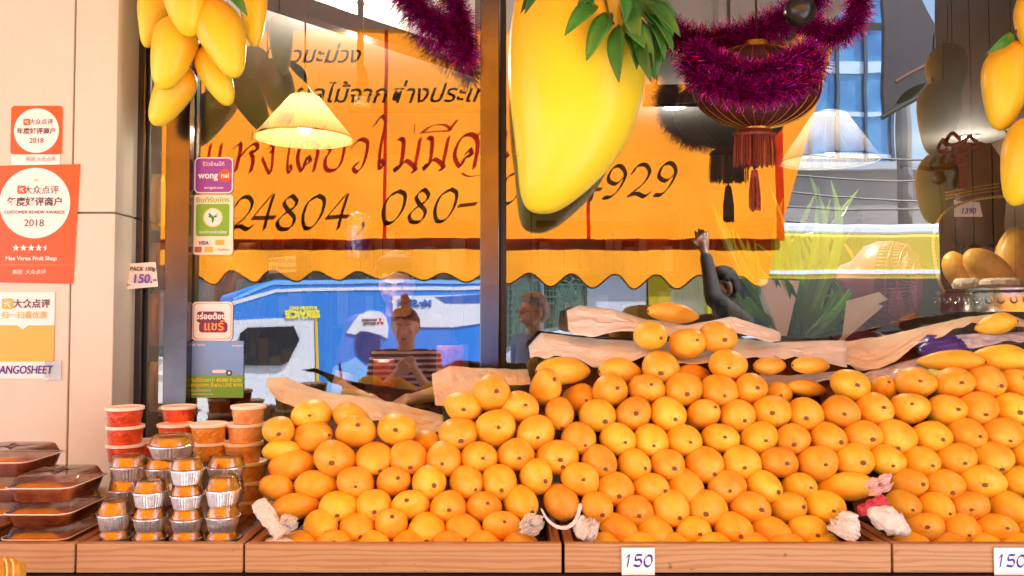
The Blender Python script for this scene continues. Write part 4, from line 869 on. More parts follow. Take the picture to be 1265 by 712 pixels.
tinsel([(990, 25, 0), (1025, 42, 0), (1055, 25, 0), (1062, -10, 0)], 22, -.12, 'short purple tinsel loop beyond the black ball spotlight', seed=5)
c = pt(935, 108, -.11); q = ppm(-.11); e = empty('paper_lantern', c, 'dark red lantern with gold ribs and a hanging fringe tassel', 'lantern')
lred = mat('lantern_red', srgb(66, 16, 16), .4, var=.2, scale=10); lgold = mat('lantern_gold', srgb(200, 140, 50), .3, .8)
rx, rz = 78 / q, 52 / q; prof = [(rx * math.cos(a), rz * math.sin(a)) for a in [R(-80 + 10 * k) for k in range(17)]]
MB().lathe(c, prof, 48, wob=.004, k=24).build('lantern_body', lred, e, True)
rb = MB()
for k in range(24):
    a = 6.28318 * k / 24; rb.tube([c + Vector(((x + .005) * math.cos(a), (x + .005) * math.sin(a), z)) for x, z in prof], .0008, 5)
rb.build('rib', lgold, e, True)
MB().lathe(c, [(rx * .18, -rz * 1.12), (rx * .22, -rz * .96), (rx * .16, -rz * .94)], 24).build('cap_ring', lgold, e, True)
MB().lathe(c, [(rx * .16, rz * .94), (rx * .22, rz * .96), (rx * .18, rz * 1.12)], 24).build('cap_ring', lgold, e, True)
fm = mat('tassel_red', srgb(120, 40, 22), .5, var=.4, scale=60)
def fringe(cx, y0, y1, w0, w1, Y, parent, nm, n=70):
    mb = MB(); q = ppm(Y); a = pt(cx, y0, Y); L = (y1 - y0) / q
    for i in range(n):
        an = random.random() * 6.283; s = random.random() ** .5; r0 = w0 / q / 2 * s; r1 = w1 / q / 2 * s
        mb.tube([a + Vector((r0 * math.cos(an), r0 * math.sin(an), 0)), a + Vector((r1 * math.cos(an), r1 * math.sin(an), -L * .5)), a + Vector((r1 * math.cos(an), r1 * math.sin(an), -L * random.uniform(.85, 1)))], .0013, 4)
    mb.lathe(a, [(w0 / q / 2, -.006), (w0 / q / 2 * 1.1, 0), (w0 / q / 2 * .8, .012)], 16); mb.build(nm, fm, parent)
fringe(932, 166, 208, 50, 54, -.11, e, 'fringe', 200); fringe(932, 216, 262, 9, 15, -.11, e, 'tassel', 50)
MB().tube([pt(932, 205, -.11), pt(932, 217, -.11)], .003).tube([c + Vector((0, 0, rz)), Vector((c.x, c.y, 2.95))], .003).build('cord', blackm, e)

e.scale = (1, .6, 1)
# ------------------------------------------------------------------ display ledge with fan, bouquet, bowl
LZ = pt(1100, 421, .4).z
e = empty('display_ledge', (1.1, .4, FLZ), 'display ledge behind the wide pane carrying fan, bouquet and silver bowl', 'ledge')
xa, xb = pt(865, 391, .5).x, pt(1330, 391, .3).x
MB().box((xa, .1, LZ - .03), (xb, .8, LZ)).build('ledge_top', mat('dark_ledge', srgb(66, 46, 34), .35), e, bevel=.004); MB().box((xa + .03, .14, FLZ), (xb, .76, LZ - .031)).build('ledge_front', intm, e)
# fan, seen three quarter
pink = mat('pink_plastic', srgb(176, 88, 134), .35, var=.05); Yf = .42; c = pt(1092, 352, Yf); q = ppm(Yf)
e = empty('table_fan', Vector((c.x, c.y, LZ)), 'pink plastic table fan with a barred cage, standing behind printed paper', 'fan')
ax = Vector((.78, -.6, -.05)).normalized(); sx = ax.cross(Vector((0, 0, 1))).normalized(); sz = sx.cross(ax)
def ring(r, d, n=48): return [c + ax * d + (sx * math.cos(6.28318*j/n) + sz * math.sin(6.28318*j/n)) * r for j in range(n)]
r0 = 53 / q
cg = MB()
for k in range(60):
    a = 6.28318 * k / 60; f = lambda r, d: c + ax * d + (sx * math.cos(a) + sz * math.sin(a)) * r
    cg.tube([f(r0 * .26, .105), f(r0 * .7, .095), f(r0 * .95, .06), f(r0, .02), f(r0 * .98, -.02)], .0014, 4)
for r, d in ((r0, .0), (r0 * .99, .035), (r0 * .93, .068), (r0 * .6, .1)): cg.tube(ring(r, d) + [ring(r, d)[0]], .0022, 5)
cg.build('front_cage', pink, e)
MB().rings([ring(r0 * .28, .10), ring(r0 * .28, .108), ring(r0 * .2, .112)]).build('badge_disc', pink, e, True)
MB().rings([ring(r0 * 1.0, 0), ring(r0 * 1.02, -.02), ring(r0 * .9, -.06), ring(r0 * .55, -.10), ring(r0 * .35, -.17), ring(r0 * .25, -.19)]).build('rear_housing', pink, e, True)
for k in range(4):
    a = 6.28318 * k / 4 + .4; f = lambda r, an, d: c + ax * d + (sx * math.cos(an) + sz * math.sin(an)) * r
    MB().prism([f(.02, a, .05), f(r0 * .5, a - .25, .065), f(r0 * .86, a - .1, .06), f(r0 * .86, a + .35, .035), f(r0 * .5, a + .5, .03), f(.02, a + .6, .03)], ax * .002).build('blade', mat('fan_blade', srgb(190, 120, 150), .3), e)
MB().tube([c - ax * .08, Vector((c.x - .06, c.y + .05, LZ + .05)), Vector((c.x - .06, c.y + .05, LZ))], [.03, .032, .04], 14).build('neck', pink, e, True)
MB().lathe(Vector((c.x - .06, c.y + .05, LZ)), [(.085, 0), (.088, .012), (.05, .03)], 24).build('base', pink, e, True)
# white folded cards before the fan
e = empty('folded_card', pt(1065, 415, .16), 'white folded paper card standing in front of the pink fan', 'card')
MB().prism([pt(1040, 418, .16), pt(1046, 372, .2), pt(1086, 361, .2), pt(1097, 370, .2), pt(1084, 376, .19)], (0, .0015, 0)).build('card_sheet', white, e)
MB().prism([pt(1084, 376, .189), pt(1092, 378, .185), pt(1043, 420, .14), pt(1036, 420, .14)], (0, .0015, 0)).build('card_sheet', white, e)
# palm bouquet
palm = transl('palm_green', srgb(92, 150, 40), .35, .3, 9, .05); palmy = transl('palm_yellow', srgb(112, 146, 40), .45, .2, 9, .04)
e = empty('palm_bouquet', pt(985, 418, .25), 'bouquet of long green palm leaves in a white paper wrap beside the fan', 'bouquet')
bl = [((975,412),(905,278),0),((978,412),(888,262),1),((982,412),(918,330),0),((985,414),(932,300),0),((990,414),(1000,214),1),((992,414),(1026,222),1),((994,414),(1062,232),1),((996,416),(1040,262),1),((985,415),(958,322),0),((998,415),(1030,330),0),((1000,416),(1042,370),0),((995,416),(1018,312),0),((1000,416),(1052,400),0),((972,412),(915,372),0),((990,415),(985,305),0),((1003,417),(1035,412),0),((968,412),(880,250),1),((985,412),(960,250),1)]
def frond(b0, t0, Y0, Y1, wd, parent, m, bend):
    a = pt(b0[0], b0[1], Y0); c2 = pt(t0[0], t0[1], Y1); n = 14; mb = MB(); vs = []; fs = []; d = c2 - a; side = d.cross(Vector((random.uniform(-.3, .3), -1, .2))).normalized()
    for i in range(n):
        t = i / (n - 1); p = a + d * t + Vector((bend * math.sin(math.pi * t), 0, abs(bend) * .5 * math.sin(math.pi * t))); wv = wd * math.sin(math.pi * (.12 + .88 * t)) ** .7 * .5
        vs += [p - side * wv, p + Vector((0, .7 * wv, 0)), p + side * wv]
    for i in range(n - 1):
        for j in range(2): fs.append((i*3+j, i*3+j+1, i*3+j+4, i*3+j+3))
    mb.add(vs, fs); mb.build('palm_leaf', m, parent, True)
rq = random.Random(5)
for k in range(12): bl.append(((980 + rq.uniform(-12, 14), 412), (905 + k * 14 + rq.uniform(-8, 8), rq.uniform(228, 300)), 1))
for k in range(44):
    a_ = rq.uniform(-1, 1); bl.append(((986 + a_ * 16, 414), (986 + a_ * 66 + rq.uniform(-8, 8), 300 + abs(a_) * 70 + rq.uniform(-22, 30)), 0))
for i, (b_, t_, k) in enumerate(bl): frond(b_, t_, .25 + random.uniform(-.03, .05), .28 + random.uniform(-.12, .25), random.uniform(.018, .032) if k else random.uniform(.015, .028), e, palmy if k else palm, random.uniform(-.07, .07))
MB().prism([pt(938, 345, .2), pt(988, 347, .2), pt(972, 415, .2), pt(962, 415, .2)], (0, .06, 0)).build('paper_wrap', white, e)
# arching garden leaves, dark round pot behind
e = empty('dark_gift_basket', pt(1020, 418, .55), 'dark round basket with an arched handle behind the palm bouquet', 'basket')
cc = pt(1010, 415, .6); MB().lathe(cc, [(.08, 0), (.13, .06), (.16, .16), (.14, .22), (.12, .24)], 24).build('basket_body', mat('dark_basket', srgb(48, 30, 24), .5, var=.4, scale=40), e, True)
MB().tube([cc + Vector((.14 * math.cos(a), 0, .22 + .14 * math.sin(a))) for a in [math.pi * k / 16 for k in range(17)]], .007).build('handle', mat('gold_wire', srgb(200, 160, 90), .35, .6), e, True)
# silver bowl with show mangoes
Yb = .32; q = ppm(Yb); c = pt(1245, 388, Yb); silver = mat('silver', (.78, .75, .72), .2, 1.)
e = empty('silver_bowl', c, 'embossed silver bowl standing on the ledge under the netted mangoes', 'bowl'); rb_ = 82 / q; hb = 30 / q
MB().lathe(c, [(rb_ * .7, -.06), (rb_ * .78, -.02), (rb_ * .97, 0), (rb_, .006), (rb_ * .98, hb * .3), (rb_ * .98, hb * .8), (rb_ * 1.02, hb * .92), (rb_ * 1.02, hb), (rb_ * .95, hb), (rb_ * .93, hb * .5), (.001, hb * .4)], 56).build('bowl_body', silver, e, True)
sw = MB()
for k in range(40):
    a = 6.28318 * k / 40; p = c + Vector((rb_ * .985 * math.cos(a), rb_ * .985 * math.sin(a), hb * .55)); tz = Vector((-math.sin(a), math.cos(a), 0))
    sw.tube([p + tz * (.009 * math.cos(b)) + Vector((0, 0, .010 * math.sin(b))) for b in [6.28318 * j / 10 for j in range(11)]], .0028, 5)
sw.build('embossed_scroll', silver, e, True)
pale = mat('pale_mango_skin', srgb(244, 190, 84), .4, var=.12, scale=6); net = mat('foam_net', srgb(244, 232, 212), .7, var=.1, scale=60, bump=.6, bscale=120)
for i, (px, py, L, wd, tl, lab) in enumerate([(1222, 335, 74, 40, -48, 'pale mango leaning in the silver bowl nearest the price note'), (1252, 322, 86, 44, 8, 'pale mango standing upright in the silver bowl'), (1184, 338, 60, 32, -20, 'pale mango at the rim of the silver bowl beside the fan')]):
    o = bpy.data.objects.new('show_mango', mango_mesh(60 + i, 'show_mango')); C.objects.link(o); o.data.materials.append(pale); o.location = pt(px, py, Yb - .02 + .03 * i)
    o.scale = (wd / q, L / q, wd / q); o.rotation_euler = Euler((R(-90), 0, 0)).to_matrix().to_euler(); o.rotation_euler = (Matrix.Rotation(R(tl), 3, 'Y') @ Matrix.Rotation(R(-90), 3, 'X')).to_euler()
    tag(o, lab, 'mango', 'mangoes shown in the silver bowl')
    p0 = pt(px + (14 if tl < 0 else 0), 356, Yb - .05 + .03 * i); rs = []
    s = MB().lathe(p0, [(wd / q * .5, -.01), (wd / q * .62, .01), (wd / q * .6, .022), (wd / q * .5, .03)], 20, wob=.002, k=10).build('foam_net', net, None, True); bpy.context.view_layer.update(); s.parent = o; s.matrix_parent_inverse = o.matrix_world.inverted()
gw = mat('gold_bead', srgb(224, 178, 110), .3, .7)
arc = resample(spline([pt(1166, 362, .3), pt(1158, 340, .3), pt(1153, 300, .3), pt(1160, 272, .3), pt(1180, 255, .3), pt(1215, 245, .3), pt(1270, 243, .3), pt(1320, 252, .3), pt(1335, 330, .35), pt(1335, 360, .35)], 8), 150)
mb = MB(); mb.tube(arc, [.0035 + .0022 * (i % 2) for i in range(150)], 6); tag(mb.build('bowl_handle_arch', gw, None, True), 'thin golden beaded arch rising over the silver bowl', 'wire arch')
# dark wrapped hamper hung with ribbon, price note
e = empty('wrapped_hamper', pt(1215, 340, .6), 'dark fabric wrapped hamper with curled ribbon behind the price note', 'hamper')
dk_ = mat('dark_cloth', srgb(58, 50, 48), .45, var=.35, scale=8, bump=.3, bscale=14); dkb = mat('dark_brown_urn', srgb(70, 50, 36), .35, var=.2)
mb = MB(); rs = []
for py, x0, x1 in ((180, 1178, 1222), (195, 1172, 1232), (225, 1170, 1240), (255, 1170, 1238), (280, 1172, 1236), (296, 1178, 1240), (304, 1186, 1236)):
    a, b2 = pt(x0, py, .62), pt(x1, py, .62); cx = (a.x + b2.x) / 2; r = (b2.x - a.x) / 2
    rs.append([Vector((cx + r * math.cos(6.28318*j/30) * (1 + .05*math.sin(5*j)), .62 + r * .7 * math.sin(6.28318*j/30), a.z + .006*math.sin(j*1.7))) for j in range(30)])
mb.rings(rs).build('cloth_wrap', dk_, e, True)
bx = MB()
for y in (232, 236, 240): bx.tube([pt(1168, y + 6, .47), pt(1200, y, .46), pt(1234, y - 5, .47)], .0025, 5)
bx.build('straw_band', gw, e, True)
for i, x in enumerate((1186, 1190, 1194)): MB().tube([pt(x, 300, .58), pt(x + 2 * (-1) ** i, 312, .56), pt(x - 1, 322, .56)], .0015).build('ribbon_tail', blackm, e)
burg = mat('burgundy_ribbon', srgb(120, 40, 56), .35, var=.2)
for i, (x, y) in enumerate(((1165, 180), (1178, 172), (1190, 182), (1172, 196), (1188, 196), (1199, 176))):
    p = pt(x, y, .45); MB().tube([p + Vector((.022 * math.cos(b) * (1 if i % 2 else .6), .012 * math.sin(2*b), .02 * math.sin(b))) for b in [.4 * k for k in range(15)]], .0065, 6).build('ribbon_loop', burg, e, True)
MB().prism([pt(1184, 185, .46), pt(1192, 185, .46), pt(1196, 235, .46), pt(1187, 232, .46)], (0, .004, 0)).build('ribbon_end', burg, e)
e = empty('price_note', pt(1196, 268, .36), 'small cream price note reading 1390 on the dark hamper', 'price note')
MB().prism([pt(1179, 268, .36), pt(1214, 268, .36), pt(1210, 250, .36), pt(1179, 248, .36)], (0, .0012, 0)).build('note_card', white, e); tx('1390', 1196, 261, 10, .358, inkb, e, shear=.2, sx=.95, bold=.0003)
ev = empty('lacquer_rod', pt(1150, 215, .7), 'dark red lacquered tap like rod beside the dark hamper', 'rod'); lq = mat('lacquer', srgb(76, 30, 36), .3)
MB().tube([pt(1112, 207, .6), pt(1118, 204, .6), pt(1150, 209, .6), pt(1180, 206, .6)], [.008, .006, .008, .009], 10).build('rod', lq, ev, True); MB().lathe(pt(1160, 222, .6), [(.001, -.02), (.02, -.01), (.022, .01), (.01, .03)], 16).build('knob', lq, ev, True); MB().tube([pt(1160, 225, .6), pt(1164, 250, .6), pt(1164, 290, .65)], .002).build('string', blackm, ev)
# snack packs and jelly card behind the narrower pane
gp = mat('gold_foil_pack', srgb(226, 170, 80), .25, .25, bump=.6, bscale=16); bp_ = mat('brown_film_pack', srgb(186, 116, 66), .22, .2, bump=.6, bscale=14, var=.4)
def pack(px, py, wd, ht, Y, m, lab, tilt=0.):
    q = ppm(Y); c = pt(px, py, Y); a, b2 = wd / q / 2, ht / q / 2; mb = MB(); rs = []
    for t in [-1, -.96, -.8, -.4, 0, .4, .8, .96, 1]:
        th = .03 * (1 - t ** 6) + .001; z = b2 * t
        rs.append([c + Vector((a * math.cos(6.28318*j/20) + tilt * z, th * math.sin(6.28318*j/20) + .006 * noise.noise(Vector((j, t * 4, px))), z)) for j in range(20)])
    return tag(mb.rings(rs).build('snack_pack', m, None, True), lab, 'snack pack', 'foil snack packs inside the window')
pack(272, 352, 42, 66, .22, bp_, 'brown film snack pack behind the white square sticker and the cream card', .15); pack(292, 340, 22, 80, .2, bp_, 'narrow crinkled brown pack leaning beside the white square sticker', .35)
rp = mat('red_pack', srgb(190, 30, 40), .4, col2=srgb(226, 120, 90), scale=30, thr=(.3, .7))
pack(556, 452, 34, 50, .3, rp, 'red snack pack with pale print standing near the central window post'); pack(474, 462, 26, 36, .32, rp, 'smaller red snack pack by the foot of the narrower pane')
pack(195, 250, 15, 70, .15, gp, 'gold pack in the slit between the dark posts, uppermost'); pack(195, 330, 15, 60, .15, bp_, 'brown pack in the slit behind the hanging tag'); pack(194, 395, 16, 66, .15, mat('orange_pack', srgb(210, 110, 40), .25, .4, bump=.6, bscale=16), 'orange pack in the slit below the hanging tag'); pack(193, 478, 15, 62, .15, gp, 'gold pack in the slit, lowest by the red cups')
pack(246, 500, 20, 30, .2, gp, 'gold bag standing behind the red cup below the largest sticker')
e = empty('jelly_card', pt(350, 338, .3), 'small cream card with handwriting about mango jelly', 'price note')
MB().prism([pt(332, 338, .3), pt(366, 336, .3), pt(365, 316, .3), pt(332, 319, .3)], (0, .0015, 0)).build('note_card', mat('cream_note', srgb(226, 212, 170), .6), e); tx('MANGO JELLY', 349, 322.5, 6.2, .298, inkk, e, bold=.0003, shear=.2); tx('150 baht/pack', 349, 331, 6, .298, inkk, e, bold=.0002, shear=.2)
e = empty('plastic_cup', pt(441, 318, .2), 'clear plastic drink cup with a domed lid hung against the glass', 'drink cup'); cp = clear('clear_cup', (.92, .95, 1), .14, .04)
cq = pt(441, 320, .2); MB().lathe(cq, [(.030, 0), (.031, .002), (.038, .10), (.041, .102), (.041, .108), (.036, .13), (.02, .14), (.008, .142)], 28).build('cup_body', cp, e, True); MB().lathe(cq, [(.033, .035), (.0365, .085)], 28, cap=False).build('label_band', mat('blue_label', srgb(70, 110, 220), .4), e, True)
# ------------------------------------------------------------------ what the glass mirrors: awning, street, people
AW0, AW1 = Vector((0, 2.95, 1.98)), Vector((0, 1.9, 3.03))     # mirrored coordinates: lower and upper edge of the awning
def awn(px, py, lift=0.):
    o = Vector((0, CAMY, CAMZ)); d = pt(px, py, 1.0) - o; nrm = (AW1 - AW0).cross(Vector((1, 0, 0))).normalized()
    t = (AW0 - o).dot(nrm) / d.dot(nrm); p = o + d * t
    return mir(p)
awm = transl('awning_orange', srgb(255, 146, 34), .88, .12, 1.6); valm = transl('valance_orange', srgb(255, 156, 40), .88, .08, 2.)
aw = empty('orange_awning', (-.4, -1.9, 3.03), 'orange cloth awning with thai lettering and a scalloped edge', 'awning')
xl, xr_ = -3.2, pt(962, 300, 2.95).x
# cloth, gently sagging
nx, ny = 110, 22; vs = []; fs = []
for j in range(ny):
    t = j / (ny - 1)
    for i in range(nx):
        x = xl + (xr_ - xl) * i / (nx - 1); p = AW0.lerp(AW1, t); sag = -.02 * math.sin(math.pi * t) + .035 * noise.noise(Vector((x * 1.8, t * 2, 0))) * math.sin(math.pi * t) + .010 * noise.noise(Vector((x * 5 + t * 4, t * 3, 3))) + .012 * abs(noise.noise(Vector((x * 3 - t * 5, t * 4, 9))))
        zt_ = -.03 * (1 - t) * (1 if x < 0 else .3) * math.exp(-((x + 2.2) / 1.2) ** 2)
        vs.append((x, -p.y, p.z + sag * .7 + zt_ + .012))
for j in range(ny - 1):
    for i in range(nx - 1): k = j * nx + i; fs.append((k, k+1, k+nx+1, k+nx))
me = bpy.data.meshes.new('awning_cloth'); me.from_pydata(vs, [], fs); o = link('awning_cloth', me, awm, aw, True)
# valance: hanging scalloped strip
nx = 240; vs = []; fs = []; sc_w = 1.0 / 3.05
def vz(x): return .225 + (.036 + .012 * math.sin(x * 2.1)) * math.cos(2 * math.pi * x / .285 + .6) + .02 * math.sin(x * 1.3)
for i in range(nx):
    x = xl + (xr_ - xl) * i / (nx - 1)
    for k in range(5):
        t = k / 4; vs.append((x, -2.955 - .02 * t * math.sin(x * 9) - vz(x) * .85 * t, 1.975 - vz(x) * t))
for i in range(nx - 1):
    for k in range(4): a = i * 5 + k; fs.append((a, a + 1, a + 6, a + 5))
me = bpy.data.meshes.new('valance'); me.from_pydata(vs, [], fs); link('valance', me, valm, aw, True)
MB().tube([(vs[i * 5 + 4][0], vs[i * 5 + 4][1], vs[i * 5 + 4][2]) for i in range(nx)], .006, 6).build('edge_piping', mat('dark_piping', srgb(70, 40, 20), .6), aw, True)
barm = transl('bar_cover', srgb(176, 74, 20), .5, .4, 7.)
MB().tube([(xl + (xr_ - xl) * k / 80, -2.93, 1.965 + .008 * noise.noise(Vector((k * .3, 0, 0)))) for k in range(81)], [.036 + .008 * noise.noise(Vector((k * .5, 4, 0))) for k in range(81)], 12).build('front_bar', barm, aw, True)
for px, wv in ((472, .022), (726, .022), (961, .05)):
    xa_, xb_ = (px - 632.5) / F * 5.2, (px - 632.5) / F * 4.15
    MB().prism([Vector((xa_, -2.93, 1.99)), Vector((xa_ + wv, -2.93, 1.99)), Vector((xb_ + wv * .8, -1.9, 3.02)), Vector((xb_, -1.9, 3.02))], (0, .006, -.006)).build('seam_strap', transl('strap_orange', srgb(246, 122, 24), .7), aw)
# lettering on the awning cloth (underside reads through the mirror)
inkr = transl('red_brush', (.55, .035, .02), .8); inkd = transl('dark_brush', (.12, .055, .015), .7)
def brush(strokes, px, py, w, h, m, wd=.13, nib=40, slant=.18):
    """calligraphic stroke set centred at a picture point, laid on the cloth"""
    mb = MB(); nb = Vector((math.cos(R(nib)), math.sin(R(nib)))) * wd * .5; sdv = Vector((-nb.y, nb.x)) * .2; lift = 0.
    for st in strokes:
        P = spline([(x, y, 0) for x, y in st], 7) if len(st) > 2 else [Vector((x, y, 0)) for x, y in st]
        for a, b in zip(P, P[1:]):
            q = []
            for p in (a, b):
                for s1 in (1, -1):
                    for s2 in (1, -1): q.append((p.x + s1 * nb.x + s2 * sdv.x, p.y + s1 * nb.y + s2 * sdv.y))
            hl = hull(q); lift += 2e-6
            mb.add([awn(px + (x - .5 + slant * (y - .5)) * w, py - (y - .5) * h) + Vector((0, .04 + lift, -.04 - lift)) for x, y in hl], [tuple(range(len(hl)))])
    return mb.build('lettering', m, aw)
D0 = [[(.62,.98),(.25,.8),(.08,.4),(.22,.04),(.55,.08),(.85,.45),(.88,.85),(.62,.98)]]
D2 = [[(.12,.72),(.3,.95),(.62,.98),(.82,.76),(.62,.42),(.08,.05)], [(.08,.05),(.4,.12),(.7,.04),(.92,.14)]]
D4 = [[(.72,1.),(.05,.32)], [(.05,.32),(.95,.34)], [(.78,.98),(.66,.5),(.58,0)]]
D8 = [[(.8,.84),(.55,.99),(.28,.8),(.45,.58),(.75,.35),(.62,.06),(.25,.04),(.1,.25),(.4,.5),(.72,.66),(.8,.84)]]
D9 = [[(.86,.7),(.55,.46),(.2,.6),(.32,.92),(.65,.98),(.88,.72),(.7,.3),(.4,.06),(.1,.04)]]
DC = [[(.45,.3),(.5,.12),(.2,-.2)]]; DH = [[(.1,.4),(.9,.46)]]
for g, x, y, s in ((D2, 301, 256, 1), (D4, 327, 254, 1), (D8, 356, 255, 1), (D0, 387, 254, 1), (D4, 418, 253, 1), (DC, 450, 262, .7), (D0, 487, 248, 1), (D8, 519, 247, 1), (D0, 551, 246, 1), (DH, 578, 243, .9), (D0, 632, 224, 1), (D8, 664, 224, 1), (D9, 700, 222, 1), (D4, 730, 220, 1), (D9, 760, 218, 1), (D2, 791, 216, 1), (D9, 822, 214, 1), (D2, 268, 258, 1), (D0, 236, 259, 1)):
    brush(g, x, y, 30 * s, 42 * s, inkd, .15)
TH = {'ae': [[(.12,1.),(.1,.3),(.2,.05),(.35,.12),(.25,.25)], [(.62,1.),(.6,.3),(.7,.05),(.85,.12),(.75,.25)]],
 'h': [[(.08,.82),(.25,.95),(.3,.7),(.25,.05)], [(.25,.4),(.6,.85),(.85,.95),(.92,.75),(.72,.68)], [(.68,.7),(.82,.4),(.8,.02)]],
 'ng': [[(.3,.8),(.5,.95),(.6,.75),(.45,.72)], [(.58,.8),(.62,.2),(.5,.02),(.05,.5)]],
 'e': [[(.5,1.),(.42,.3),(.5,.03),(.68,.12),(.56,.25)]],
 'd': [[(.4,.3),(.5,.48),(.62,.34),(.48,.25)], [(.42,.3),(.3,.02),(.1,.4),(.2,.85),(.6,.98),(.85,.75),(.82,.02)]],
 'ii': [[(.0,.1),(.25,.7),(.7,.8),(1.,.3),(.6,.25),(.0,.1)], [(.95,.3),(1.1,1.2)]],
 'y': [[(.25,.95),(.1,.8),(.3,.65),(.15,.35),(.3,.04),(.7,.06),(.88,.4),(.9,1.)]],
 'w': [[(.15,.75),(.45,.98),(.8,.85),(.75,.3),(.5,.02),(.3,.15),(.5,.28)]],
 'ai': [[(.05,1.25),(.3,1.5),(.5,1.3),(.42,.6),(.45,.05),(.65,.1),(.5,.25)]],
 'm': [[(.12,.95),(.28,.85),(.3,.2),(.12,.1),(.2,.02),(.45,.3),(.85,.05),(.72,-.02)], [(.8,.1),(.85,.95)]],
 't1': [[(.5,0),(.45,.9)]],
 's': [[(.5,.42),(.62,.55),(.7,.38),(.5,.32),(.35,.05),(.1,.4),(.25,.85),(.6,.95),(.85,.7),(.85,.02)], [(.75,.85),(1.,1.15)]],
 'tail': [[(0, 0), (.4, -.3), (1, -.2)]]}
for g, x, y, w_, h_ in (('ae', 268, 188, 26, 36), ('h', 302, 186, 34, 38), ('t1', 312, 158, 8, 12), ('ng', 335, 187, 24, 38), ('e', 358, 186, 20, 38), ('d', 380, 184, 30, 38), ('ii', 384, 154, 26, 12), ('y', 412, 183, 30, 40), ('w', 444, 184, 28, 42), ('ai', 472, 178, 30, 44), ('m', 504, 182, 34, 42), ('t1', 512, 150, 8, 14), ('m', 539, 180, 34, 42), ('ii', 540, 150, 34, 14), ('s', 577, 178, 36, 44), ('tail', 585, 200, 24, 12), ('ae', 632, 172, 24, 34), ('h', 664, 170, 30, 36), ('s', 700, 168, 32, 40)):
    brush(TH[g], x, y, w_, h_, inkr, .15)
def awtext(body, px, py, hpx, m, sx=1.):
    o0 = awn(px, py); ux = (awn(px + 20, py) - o0); uy = (awn(px, py - 20) - o0); sz = hpx / 20 * uy.length
    text(body, sz, m, o0 + Vector((0, .042, -.042)), aw, xd=ux, yd=uy, shear=.3, sx=sx * (ux.length / uy.length), bold=.0015)
awtext('และผลไม้จากต่างประเทศ', 468, 108, 31, inkd, 1.02); awtext('ข้าวเหนียวมะม่วง', 352, 60, 28, inkd, 1.0)

# ------------------------------------------------------------------ people
def capsule_mesh(caps, vox=.008, smooth=4):
    bm = bmesh.new()
    for a, ra, b, rb in caps:
        t = bmesh.new()
        for p, r in ((a, ra), (b, rb)):
            rr = r if isinstance(r, (tuple, list)) else (r, r, r)
            bmesh.ops.create_icosphere(t, subdivisions=2, radius=1, matrix=Matrix.Translation(p) @ Matrix.Diagonal((*rr, 1)))
        bmesh.ops.convex_hull(t, input=list(t.verts)); me = bpy.data.meshes.new('x'); t.to_mesh(me); t.free(); bm.from_mesh(me); bpy.data.meshes.remove(me)
    loose = [v for v in bm.verts if not v.link_faces]; bmesh.ops.delete(bm, geom=loose, context='VERTS')
    me = bpy.data.meshes.new('c'); bm.to_mesh(me); bm.free(); o = bpy.data.objects.new('c', me); C.objects.link(o)
    r = o.modifiers.new('r', 'REMESH'); r.mode = 'VOXEL'; r.voxel_size = vox; s = o.modifiers.new('s', 'SMOOTH'); s.iterations = smooth; s.factor = .5
    dg = bpy.context.evaluated_depsgraph_get(); out = bpy.data.meshes.new_from_object(o.evaluated_get(dg)); bpy.data.objects.remove(o)
    for p in out.polygons: p.use_smooth = True
    return out
V = Vector
def hand_caps(wr, d, up, s=1., curl=.5, thumb=1):
    """palm and five fingers: wrist point, pointing direction, back-of-hand normal"""
    d = d.normalized(); up = (up - d * up.dot(d)).normalized(); sd_ = d.cross(up) * thumb; c = [(wr, .022 * s, wr + d * .05 * s, (.03 * s))]
    palm = wr + d * .075 * s; c.append((wr + d * .03 * s - sd_ * .018 * s, .014 * s, palm - sd_ * .028 * s, .013 * s)); c.append((wr + d * .03 * s + sd_ * .018 * s, .014 * s, palm + sd_ * .028 * s, .013 * s))
    for k, L in enumerate((.066, .076, .070, .054)):
        b = palm + sd_ * (.030 - .02 * k) * s; dr = (d + sd_ * (.10 - .07 * k)).normalized(); m1 = b + (dr - up * curl * .5).normalized() * L * .45 * s; m2 = m1 + (dr * (1 - curl * .6) - up * curl).normalized() * L * .33 * s; m3 = m2 + (dr * (1 - curl) - up * curl * 1.2).normalized() * L * .27 * s
        c += [(b, .0095 * s, m1, .0088 * s), (m1, .0088 * s, m2, .008 * s), (m2, .008 * s, m3, .0068 * s)]
    t0 = wr + d * .025 * s + sd_ * .022 * s; t1 = t0 + (sd_ * .8 + d * .7 - up * .3 * curl).normalized() * .038 * s; t2 = t1 + (d + sd_ * .3 - up * .5 * curl).normalized() * .032 * s
    c += [(t0, .014 * s, t1, .0105 * s), (t1, .0105 * s, t2, .008 * s)]
    return c
skin_l = mat('skin_light', srgb(224, 172, 140), .5, sss=.15, var=.05); skin_d = mat('skin_brown', srgb(120, 80, 58), .5, sss=.1, var=.05)
hairb = mat('black_hair', srgb(20, 15, 14), .75, var=.4, scale=60, bump=.3, bscale=120); hairg = mat('grey_hair', srgb(150, 148, 146), .6, var=.4, scale=60, bump=.5, bscale=120); eyew = mat('eye_white', srgb(235, 230, 226), .3); lips = mat('lips', srgb(190, 96, 90), .45)
